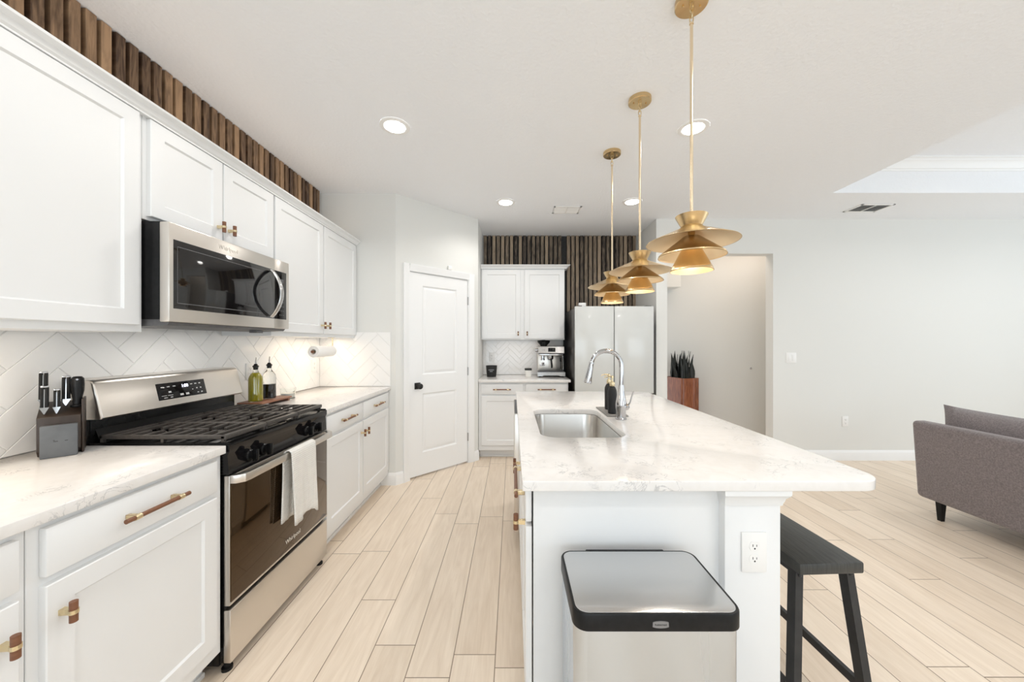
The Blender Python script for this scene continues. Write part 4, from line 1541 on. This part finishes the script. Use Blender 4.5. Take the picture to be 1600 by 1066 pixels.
for k in range(46):
    a = rr.uniform(0.03, pw - 0.05)
    d = -rr.uniform(0.03, pd_ - 0.04)
    hgt = rr.uniform(0.20, 0.42) * (0.8 if 0.10 < a < 0.14 else 1)
    la, ld = rr.uniform(-0.05, 0.05), rr.uniform(-0.04, 0.04)
    th = rr.uniform(0, PI)
    wd0 = rr.uniform(0.022, 0.036)
    rings = []
    for q in range(7):
        s = q / 6
        ww = wd0 * (0.45 + 1.1 * s if s < 0.45 else (1 - s) * 1.7) + 0.0012
        cc = PF.p(a + la * s * s, d + ld * s * s, pz - 0.05 + hgt * s)
        u1 = PF.u * math.cos(th) + PF.n * math.sin(th)
        n1 = PF.u * -math.sin(th) + PF.n * math.cos(th)
        rings.append([cc + u1 * ww, cc + n1 * (0.0035 + ww * 0.12), cc - u1 * ww, cc - n1 * 0.002])
    mb.loft(rings)
build('foliage', mb, M_LEAF, pp, ang=50)

# ================================================================== island
IX0, IX1, IY0, IY1, IZ = 0.029, 1.154, 1.095, 3.125, 0.915
BX0, BX1, BY0, BY1 = 0.067, 0.660, 1.152, 3.060
isl = thing('kitchen_island', 'white kitchen island base under the pale quartz top', 'island', ((BX0 + 0.83) / 2, 2.1, 0))
mb = MB()
mb.box(XY, BX0, BX1 + 0.06, BY0, BY0 + 0.019, 0, 0.884)
build('end_panel', mb, M_CAB, isl)
mb = MB()
mb.box(XY, BX0 + 0.02, 0.80, BY1 - 0.02, BY1, 0, 0.884)
build('far_end_panel', mb, M_CAB, isl)
mb = MB()
mb.box(XY, 0.765, 0.783, BY0 + 0.02, BY1 - 0.02, 0, 0.884)
build('back_panel', mb, M_CAB, isl)
mb = MB()
mb.box(XY, BX0 + 0.05, BX0 + 0.062, BY0 + 0.02, 2.338, 0, 0.10)
build('toe_kick', mb, M_CAB, isl)
mb = MB()
for (a, b, z0, z1) in ((BY0 + 0.019, 2.338, 0.855, 0.884), (BY0 + 0.019, 2.338, 0.10, 0.128)):
    mb.box(XY, BX0, BX0 + 0.019, a, b, z0, z1)
for (a, b) in ((BY0 + 0.019, BY0 + 0.04), (1.585, 1.625), (2.315, 2.338), (2.95, BY1 - 0.02)):
    mb.box(XY, BX0, BX0 + 0.019, a, b, 0.10, 0.884)
mb.box(XY, BX0 + 0.02, 0.6, 1.60, 1.612, 0.10, 0.86)
build('face_frame', mb, M_CAB, isl)
# posts with capitals
for (y0, y1) in ((1.119, 1.292), (2.90, BY1 + 0.02)):
    mb = MB()
    mb.box(XY, 0.660, 0.833, y0, y1, 0, 0.884, 0.0015)
    ps = build('post', mb, M_CAB, isl)
    mb = MB()
    cap = [(0.0, 0.832), (0.004, 0.832), (0.006, 0.842), (0.008, 0.846), (0.010, 0.855), (0.020, 0.868), (0.022, 0.872), (0.022, 0.8845), (0.0, 0.8845)]
    rings = []
    for (o, z) in cap[1:-1]:
        oy = min(o, 0.020)
        rings.append([Vector((0.660 - o * 0.45, y0 - oy, z)), Vector((0.833 + o, y0 - oy, z)), Vector((0.833 + o, y1 + o, z)), Vector((0.660 - o * 0.45, y1 + o, z))])
    mb.loft(rings)
    build('capital', mb, M_CAB, ps)
# fronts on the working side
DI = -(BX0 - 0.025)
for (a, b, knob, dz) in ((1.166, 1.590, 1, True), (1.618, 1.972, 1, False), (1.978, 2.328, -1, False)):
    mb = MB()
    mb.box(I, a, b, -BX0 + 0.005, DI, 0.757, 0.878, 0.003)
    dd = build('drawer', mb, M_CAB, isl)
    if dz:
        pull(dd, I, (a + b) / 2, DI, 0.814, 0.30)
    mb = MB()
    mb.shaker(I, a, b, 0.14, 0.742, DI)
    dd = build('door', mb, M_CAB, isl, ang=20)
    tknob(dd, I, a + 0.045 if (knob < 0 or dz) else b - 0.03, DI, 0.735 if dz else 0.66)

dw = thing('dishwasher', 'stainless dishwasher built into the working side of the island', 'dishwasher', (0.35, 2.64, 0))
mb = MB()
mb.box(XY, 0.072, 0.64, 2.345, 2.945, 0.08, 0.868)
build('tub', mb, M_GREYPL, dw)
mb = MB()
mb.box(XY, 0.010, 0.070, 2.343, 2.947, 0.10, 0.872, 0.004)
d2 = build('door', mb, M_STEEL, dw)
mb = MB()
mb.box(XY, 0.013, 0.066, 2.36, 2.93, 0.8715, 0.8745, 0.001)
build('control_strip', mb, M_GREYPL, d2)
mb = MB()
mb.box(XY, 0.11, 0.14, 2.36, 2.93, 0, 0.09)
build('kick_plate', mb, M_BLACKPL, dw)

SX0, SX1, SY0, SY1 = 0.129, 0.522, 1.603, 2.288
top = curve_slab('countertop', [rrect(IX0, IX1, IY0, IY1, [0.006, 0.082, 0.082, 0.03], 10), rrect(SX0, SX1, SY0, SY1, 0.075, 10)[::-1]],
                 IZ - 0.0305, IZ, 0.0025, M_QUARTZ, None, (0.6, 2.1, IZ - 0.03))
tag(top, 'large pale quartz island top with sink cut-out and rounded corners', 'countertop')

sk = thing('sink', 'undermount stainless steel sink set into the island top', 'sink', (0.325, 1.945, 0.70))
mb = MB()
rings = []
for (o, z, r) in ((0.016, 0.8835, 0.088), (-0.002, 0.8835, 0.074), (-0.004, 0.876, 0.074), (-0.010, 0.72, 0.07), (-0.020, 0.700, 0.065), (-0.045, 0.690, 0.05), (-0.15, 0.684, 0.02)):
    rings.append([Vector((px, py, z)) for px, py in rrect(SX0 - o, SX1 + o, SY0 - o, SY1 + o, r, 8)])
mb.loft(rings, 0, cap0=False)
bs = build('basin', mb, M_SINK, sk, ang=60)
sm_ = bs.modifiers.new('thickness', 'SOLIDIFY')
sm_.thickness = 0.0015
sm_.offset = -1
mb = MB()
mb.lathe((0.325, 1.945, 0.684), [(0.045, 0), (0.045, 0.004), (0.036, 0.005), (0.034, 0.002), (0.002, 0.002)], 28)
build('drain', mb, M_CHROME, sk)

# faucet
fc = Vector((0.598, 1.985, IZ))
fa = thing('faucet', 'tall chrome gooseneck faucet on the island beside the sink', 'faucet', fc)
mb = MB()
mb.lathe(fc + Vector((0, 0, 0.0003)), [(0.030, 0), (0.030, 0.005), (0.026, 0.010), (0.026, 0.045), (0.029, 0.065), (0.030, 0.085), (0.026, 0.108), (0.019, 0.150), (0.0165, 0.19)], 32)
build('body', mb, M_CHROME, fa)
mb = MB()
pts = [fc + Vector((0, 0, 0.18)), fc + Vector((0.002, 0, 0.24)), fc + Vector((0.002, 0, 0.285))]
R_ = 0.083
for k in range(0, 13):
    a = PI * k / 12 * 0.94
    pts.append(fc + Vector((0.002 - R_ + R_ * math.cos(a), 0, 0.296 + R_ * 0.98 * math.sin(a))))
mb.tube(pts, 0.0125, 16)
build('neck', mb, M_CHROME, fa)
mb = MB()
e = pts[-1]
dv = (pts[-1] - pts[-2]).normalized()
dv = Vector((-0.20, 0, -1)).normalized()
mb.lathe(e - dv * 0.004, [(0.0130, 0), (0.0145, 0.004), (0.0135, 0.012), (0.0150, 0.03), (0.0185, 0.075), (0.0215, 0.112), (0.0205, 0.118), (0.004, 0.1185)], 24, 0, dv)
build('spray_head', mb, M_CHROME, fa)
mb = MB()
mb.lathe(fc + Vector((0.02, 0, 0.066)), [(0.019, 0), (0.019, 0.016), (0.012, 0.024), (0.002, 0.025)], 20, 0, (1, 0, 0.25))
mb.tube([fc + Vector((0.036, 0, 0.070)), fc + Vector((0.050, -0.003, 0.092)), fc + Vector((0.058, -0.006, 0.125)), fc + Vector((0.068, -0.010, 0.155))], [0.009, 0.008, 0.0075, 0.0085], 12, 0, True, (1.0, 0.55))
build('lever', mb, M_CHROME, fa)

mb = MB()
mb.box(XY, 0.538, 0.660, 2.045, 2.325, IZ + 0.0003, IZ + 0.009, 0.003)
tag(build('soap_tray', mb, M_TRAYGR, None, (0.6, 2.185, IZ)), 'flat grey tray under the two black soap bottles', 'tray')


def soap(x, y, label):
    z = IZ + 0.0093
    t = thing('soap_bottle', label, 'bottle', (x, y, z), 'soap bottles by the sink')
    m = MB()
    m.lathe((x, y, z), [(0.022, 0), (0.0255, 0.004), (0.0262, 0.12), (0.025, 0.135), (0.019, 0.150), (0.0125, 0.158), (0.0115, 0.168)], 26)
    build('bottle', m, M_BLACKMT, t)
    m = MB()
    m.lathe((x, y, z + 0.160), [(0.0135, 0), (0.0145, 0.002), (0.0145, 0.020), (0.012, 0.024), (0.005, 0.026), (0.005, 0.045), (0.009, 0.047), (0.009, 0.058), (0.003, 0.060)], 18)
    m.tube([(x, y, z + 0.213), (x - 0.02, y, z + 0.216), (x - 0.042, y, z + 0.213), (x - 0.046, y, z + 0.206)], [0.0045, 0.004, 0.0035, 0.003], 10)
    build('pump', m, M_GOLD, t)


soap(0.583, 2.105, 'black soap bottle with gold pump, standing nearest the faucet')
soap(0.598, 2.235, 'black soap bottle with gold pump, half hidden behind its twin')

outlet(Fr((0, 1.119, 0), (1, 0, 0), (0, -1, 0)), 0.7485, 0.0, 0.688, 'white outlet on the island post above the trash can', 'power_outlet', 0, 0.078, 0.124)

# ================================================================== trash can
tc = thing('trash_can', 'stainless steel step trash can with black rimmed lid before the island', 'trash can', (0.347, 0.975, 0))
mb = MB()
rings = []
for (o, z) in ((0.008, 0.0), (0.006, 0.03), (0.003, 0.04), (0.001, 0.66)):
    rings.append([Vector((px, py, z)) for px, py in rrect(0.147 + o, 0.547 - o, 0.850 + o, 1.104 - o, 0.035, 8)])
mb.loft(rings)
build('bin', mb, M_BINST, tc)
mb = MB()
rings = []
for (o, z, r) in ((0.010, 0.655, 0.030), (0.0, 0.658, 0.034), (0.0, 0.694, 0.034), (0.002, 0.698, 0.033), (0.0085, 0.698, 0.027), (0.009, 0.694, 0.027)):
    rings.append([Vector((px, py, z)) for px, py in rrect(0.145 + o, 0.549 - o, 0.846 + o, 1.108 - o, r, 8)])
mb.loft(rings)
mb.box(XY, 0.225, 0.465, 1.100, 1.114, 0.66, 0.6985, 0.003)
ld = build('lid', mb, M_BLACKPL, tc)
o = curve_slab('lid_plate', [rrect(0.1525, 0.5415, 0.8525, 1.1015, 0.028, 8)], 0.693, 0.6985, 0.001, M_STEELX, ld)
mb = MB()
mb.prism([(0.329, 0.670), (0.3295, 0.6805), (0.337, 0.6825), (0.348, 0.6832), (0.359, 0.6825), (0.3665, 0.6805), (0.367, 0.670), (0.3665, 0.6695), (0.359, 0.6675), (0.348, 0.6668), (0.337, 0.6675), (0.3295, 0.6695)], lambda a, z, h: Vector((a, 0.846 - h, z)), -0.001, 0.0016)
bdg = build('badge', mb, M_BADGE, ld)
lettering('lettering', 'Rubbermaid', 0.0058, (0.348, 0.8442, 0.6750), (1, 0, 0), (0, 0, 1), M_BLACKMT, ld, 0.0002)
mb = MB()
mb.box(XY, 0.22, 0.47, 0.79, 0.86, 0.012, 0.030, 0.006)
build('pedal', mb, M_BLACKPL, tc)

# ================================================================== stool
sc_ = Vector((1.043, 1.43, 0))
sa = math.radians(2.6)
SF = Fr(sc_, (math.cos(sa), math.sin(sa), 0), (-math.sin(sa), math.cos(sa), 0))
st = thing('bar_stool', 'charcoal saddle bar stool tucked under the island overhang', 'stool', sc_)
mb = MB()
mb.box(SF, -0.111, 0.111, -0.245, 0.245, 0.572, 0.610, 0.006)
build('seat', mb, M_STOOLTOP, st)
mb = MB()
for (a, b, c, d) in ((-0.088, 0.088, -0.205, -0.190), (-0.088, 0.088, 0.190, 0.205), (-0.094, -0.080, -0.205, 0.205), (0.080, 0.094, -0.205, 0.205)):
    mb.box(SF, a, b, c, d, 0.548, 0.5725)
build('apron', mb, M_STOOL, st)
for (s, q) in ((-1, -1), (1, -1), (-1, 1), (1, 1)):
    mb = MB()

    def sec(z):
        t = (0.572 - z) / 0.572
        ca = s * (0.088 + 0.052 * t)
        cdd = q * (0.200 + 0.048 * t)
        return ca, cdd
    rings = []
    for z in (0.572, 0.0):
        ca, cdd = sec(z)
        rings.append([SF.p(ca - 0.013, cdd - 0.017, z), SF.p(ca + 0.013, cdd - 0.017, z), SF.p(ca + 0.013, cdd + 0.017, z), SF.p(ca - 0.013, cdd + 0.017, z)])
    mb.loft(rings)
    lg = build('leg', mb, M_STOOL, st)
    mb = MB()
    ca, cdd = sec(0.555)
    mb.lathe(SF.p(ca, cdd + q * 0.0165, 0.556), [(0.0055, 0), (0.0055, 0.004), (0.003, 0.0055)], 6, 0, SF.n * q)
    build('bolt', mb, M_STOOL, lg)
for s in (-1, 1):
    mb = MB()
    t = (0.572 - 0.175) / 0.572
    ca = s * (0.088 + 0.052 * t)
    cdd = 0.200 + 0.048 * t
    mb.box(SF, ca - 0.008, ca + 0.008, -cdd + 0.012, cdd - 0.012, 0.163, 0.193)
    build('stretcher', mb, M_STOOL, st)

# ================================================================== sofa
sf = thing('sofa', 'grey upholstered sofa on black legs seen from behind', 'sofa', (3.6, 1.8, 0))
mb = MB()
mb.prism([(3.150, 0.145), (3.108, 0.735), (3.215, 0.735), (3.30, 0.145)], lambda x, z, h: Vector((x, h, z)), 0.78, 2.812)
bmesh.ops.bevel(mb.bm, geom=mb.bm.edges[:], offset=0.030, segments=4, affect='EDGES', profile=0.5, clamp_overlap=True)
build('backrest', mb, M_SOFA, sf, ang=60)
mb = MB()
mb.box(XY, 3.22, 4.02, 0.80, 2.80, 0.15, 0.30, 0.02)
build('seat_base', mb, M_SOFA, sf, ang=60)
for (y0, y1) in ((0.80, 0.93), (2.67, 2.80)):
    mb = MB()
    mb.box(XY, 3.21, 4.02, y0, y1, 0.16, 0.60, 0.03, 0, 4)
    build('armrest', mb, M_SOFA, sf, ang=60)
for (y0, y1) in ((0.935, 1.797), (1.803, 2.665)):
    mb = MB()
    mb.box(XY, 3.33, 4.03, y0, y1, 0.301, 0.45, 0.04, 0, 4)
    build('seat_cushion', mb, M_SOFA, sf, ang=60)
for (x, y) in ((3.215, 2.70), (3.93, 2.70), (3.215, 0.90), (3.93, 0.90)):
    mb = MB()
    rings = []
    for (r, z) in ((0.013, 0.0), (0.021, 0.165)):
        rings.append([Vector((x - r, y - r, z)), Vector((x + r, y - r, z)), Vector((x + r, y + r, z)), Vector((x - r, y + r, z))])
    mb.loft(rings)
    build('leg', mb, M_BLACKPL, sf)


def cushion(y0, y1, label):
    m = MB()
    NU, NV = 22, 12
    w_, h_, t_ = (y1 - y0) / 2, 0.215, 0.095
    cx, cy, cz = 3.335, (y0 + y1) / 2, 0.655
    f, bk = [], []
    for i in range(NU + 1):
        fr0, bk0 = [], []
        for j in range(NV + 1):
            u = -1 + 2 * i / NU
            v = -1 + 2 * j / NV
            puff = max(0.0, (1 - abs(u) ** 5) * (1 - abs(v) ** 3.2)) ** 0.55
            wr = 0.006 * math.sin(9 * u + 4 * v) * (abs(u) ** 3)
            ear = 1 + 0.03 * (abs(u) * abs(v)) ** 4
            yy = cy + u * w_ * (1 - 0.035 * (1 - v * v)) * ear
            zz_ = cz + v * h_ * (1 - 0.05 * (1 - u * u)) * ear - 0.02
            lean = 0.10 * v * h_
            fr0.append(m.bm.verts.new((cx + lean - t_ * puff + wr, yy, zz_)))
            if i in (0, NU) or j in (0, NV):
                bk0.append(fr0[-1])
            else:
                bk0.append(m.bm.verts.new((cx + lean + t_ * puff + wr, yy, zz_)))
        f.append(fr0)
        bk.append(bk0)
    for i in range(NU):
        for j in range(NV):
            m.bm.faces.new((f[i][j], f[i + 1][j], f[i + 1][j + 1], f[i][j + 1]))
            m.bm.faces.new((bk[i][j], bk[i][j + 1], bk[i + 1][j + 1], bk[i + 1][j]))
    o = build('sofa_cushion', m, M_SOFA, None, (cx, cy, 0.455), ang=80)
    return tag(o, label, 'cushion')


cushion(1.818, 2.79, 'grey back cushion rising above the far half of the sofa back')

# ================================================================== ceiling fixtures
LX = 0.7335
for (y, who) in ((1.475, 'brass tiered pendant closest to the camera over the island'),
                 (2.075, 'middle brass tiered pendant of the three over the island'),
                 (2.655, 'brass tiered pendant farthest from the camera, towards the fridge')):
    t = thing('pendant_light', who, 'pendant light', (LX, y, H), 'brass pendants over the island')
    mb = MB()
    mb.lathe((LX, y, H - 0.024), [(0.060, 0), (0.0635, 0.003), (0.0635, 0.0238)], 36)
    for s in (-1, 1):
        mb.lathe((LX + s * 0.035, y, H - 0.030), [(0.003, 0), (0.004, 0.001), (0.004, 0.007)], 10)
    build('canopy', mb, M_BRASS, t)
    mb = MB()
    for k, (zc, hor) in enumerate(((H - 0.036, 0), (H - 0.058, 1), (H - 0.080, 0))):
        pts = []
        for q in range(17):
            a = 2 * PI * q / 16
            e1, e2 = 0.0075 * math.cos(a), 0.0155 * math.sin(a)
            pts.append((LX + (e1 if hor == 0 else 0), y + (e1 if hor else 0), zc + e2))
        mb.tube(pts, 0.0024, 8, 0, False)
    build('chain', mb, M_GOLD, t)
    mb = MB()
    mb.lathe((LX, y, 1.846), [(0.0062, 0), (0.0062, H - 0.100 - 1.846), (0.0085, H - 0.100 - 1.846), (0.0085, H - 0.094 - 1.846), (0.004, H - 0.092 - 1.846)], 16)
    build('rod', mb, M_CHAMP, t)
    mb = MB()

    def shell(prof, inner=0.0018):
        out = prof + [(r - (inner if r > 0.01 else 0), h - inner) for r, h in prof[::-1]]
        return out
    # flared cap
    mb.lathe((LX, y, 0), [(0.040, 1.8145), (0.062, 1.857), (0.0605, 1.858), (0.012, 1.846), (0.0062, 1.846)], 44, 0, cap0=False, cap1=False)
    build('cap', mb, M_BRASS, t)

    def cone(name, prof):
        m = MB()
        m.lathe((LX, y, 0), prof, 56, 0, cap0=False, cap1=False)
        n = len(prof)
        inn = [(r - 0.0012, h - 0.0022) for r, h in prof]
        m.lathe((LX, y, 0), inn, 56, 1, cap0=False, cap1=False)
        m.lathe((LX, y, 0), [prof[-1], (prof[-1][0] + 0.0016, prof[-1][1] - 0.002), inn[-1]], 56, 0, cap0=False, cap1=False)
        return build(name, m, [M_BRASS, M_BRASSIN], t, normals=False)
    cone('upper_shade', [(0.010, 1.8150), (0.040, 1.8145), (0.050, 1.804), (0.174, 1.7495)])
    cone('middle_shade', [(0.012, 1.776), (0.032, 1.772), (0.1265, 1.698), (0.1275, 1.693)])
    cone('lower_shade', [(0.010, 1.728), (0.0365, 1.724), (0.0785, 1.641), (0.0805, 1.633)])
    mb = MB()
    mb.lathe((LX, y, 1.664), [(0.004, 0), (0.018, 0.006), (0.023, 0.022), (0.018, 0.038), (0.012, 0.05)], 20)
    build('bulb', mb, M_BULB, t)
    mb = MB()
    mb.lathe((LX, y, 1.70), [(0.013, 0.005), (0.013, 0.16)], 16)
    build('socket', mb, M_BRASS, t)

for (x, y, who) in ((-0.764, 2.333, 'round recessed ceiling light over the aisle before the range'),
                    (1.181, 2.353, 'round recessed ceiling light behind the closest pendant rod'),
                    (-0.070, 3.597, 'round recessed ceiling light between pantry and ceiling vent'),
                    (1.190, 3.581, 'round recessed ceiling light above the refrigerator')):
    t = thing('recessed_light', who, 'ceiling light', (x, y, H), 'recessed ceiling lights')
    mb = MB()
    mb.lathe((x, y, H), [(0.096, -0.0005), (0.094, -0.005), (0.080, -0.0085), (0.063, -0.005)], 40, 0, cap0=False, cap1=False)
    build('trim_ring', mb, M_WHITEPL, t)
    mb = MB()
    mb.lathe((x, y, H - 0.008), [(0.064, 0), (0.064, 0.006)], 40)
    build('lens', mb, M_LAMP, t)
    sp = lamp('downlight', 'SPOT', (x, y, H - 0.02), 22, (1.0, 0.96, 0.91), 0.07, spot=2.7)


def air_vent(x0, x1, y0, y1, label, dirn, dark):
    t = thing('ceiling_vent', label, 'air vent', ((x0 + x1) / 2, (y0 + y1) / 2, H))
    m = MB()
    for (a, b, c, d) in ((x0, x1, y0, y0 + 0.022), (x0, x1, y1 - 0.022, y1), (x0, x0 + 0.022, y0, y1), (x1 - 0.022, x1, y0, y1)):
        m.box(XY, a, b, c, d, H - 0.008, H - 0.0003, 0.002)
    build('frame', m, M_WHITEPL, t)
    m = MB()
    m.box(XY, x0 + 0.02, x1 - 0.02, y0 + 0.02, y1 - 0.02, H - 0.002, H - 0.0006)
    build('duct', m, M_DKGREY if dark else M_GREYPL, t)
    m = MB()
    n = int((y1 - y0 - 0.04) / 0.022)
    xm = (x0 + x1) / 2
    for half, (a, b) in enumerate(((x0 + 0.02, xm - 0.004), (xm + 0.004, x1 - 0.02))):
        for k in range(n):
            yy = y0 + 0.024 + (y1 - y0 - 0.048) * (k + 0.5) / n
            s = 0.0065 * (1 if dirn else -1)
            q = [Vector((a, yy - 0.008, H - 0.0055 - s * 0.5)), Vector((a, yy + 0.008, H - 0.0055 + s * 0.5))]
            q2 = [Vector((b, yy - 0.008, H - 0.0055 - s * 0.5)), Vector((b, yy + 0.008, H - 0.0055 + s * 0.5))]
            up = Vector((0, 0, 0.0012))
            m.loft([[q[0], q[1], q[1] + up, q[0] + up], [q2[0], q2[1], q2[1] + up, q2[0] + up]])
    m.box(XY, xm - 0.005, xm + 0.005, y0 + 0.02, y1 - 0.02, H - 0.008, H - 0.002)
    build('louvre', m, M_WHITEPL, t)


air_vent(0.425, 0.715, 3.70, 3.90, 'white ceiling vent before the slat wall', 0, False)
air_vent(3.54, 3.88, 3.64, 3.86, 'white ceiling vent with dark slots below the ceiling tray', 1, True)

# warm lamps: inside the pendants, under the wall cabinets, in the hall; added fills at cooktop and back tile
for y in (1.475, 2.075, 2.655):
    lamp('pendant_bulb', 'POINT', (LX, y, 1.655), 0.5, (1.0, 0.82, 0.58), 0.012)
    lamp('pendant_glow', 'POINT', (LX, y, 1.748), 1.3, (1.0, 0.84, 0.62), 0.022)
lamp('under_cabinet_strip_and_fill', 'AREA', (-1.62, 3.0, 1.376), 1.2, (1.0, 0.80, 0.58), 0.03, 0.6, (0, 0, 0))
lamp('under_cabinet_strip_and_fill', 'AREA', (-1.62, 0.85, 1.376), 1.7, (1.0, 0.80, 0.58), 0.03, 0.5, (0, 0, 0))
lamp('above_cabinet_strip', 'AREA', (-1.60, 1.9, 2.285), 1.5, (1.0, 0.86, 0.72), 0.08, 2.8, (PI, 0, 0))
lamp('under_cabinet_strip_and_fill', 'AREA', (0.12, 4.58, 1.369), 0.3, (1.0, 0.84, 0.70), 0.7, 0.03, (0, 0, 0))  # added lamp to warm and lift the back tile; no strip known there
lamp('cooktop_fill', 'AREA', (-1.60, RC, 1.398), 0.55, (1.0, 0.95, 0.88), 0.05, 0.4, (0, 0, 0))  # added under the microwave to brighten the dark backsplash
lamp('hall_ceiling_lamp', 'AREA', (2.7, 4.45, 2.72), 5, (1.0, 0.82, 0.68), 1.2, 0.3, (0, 0, 0))
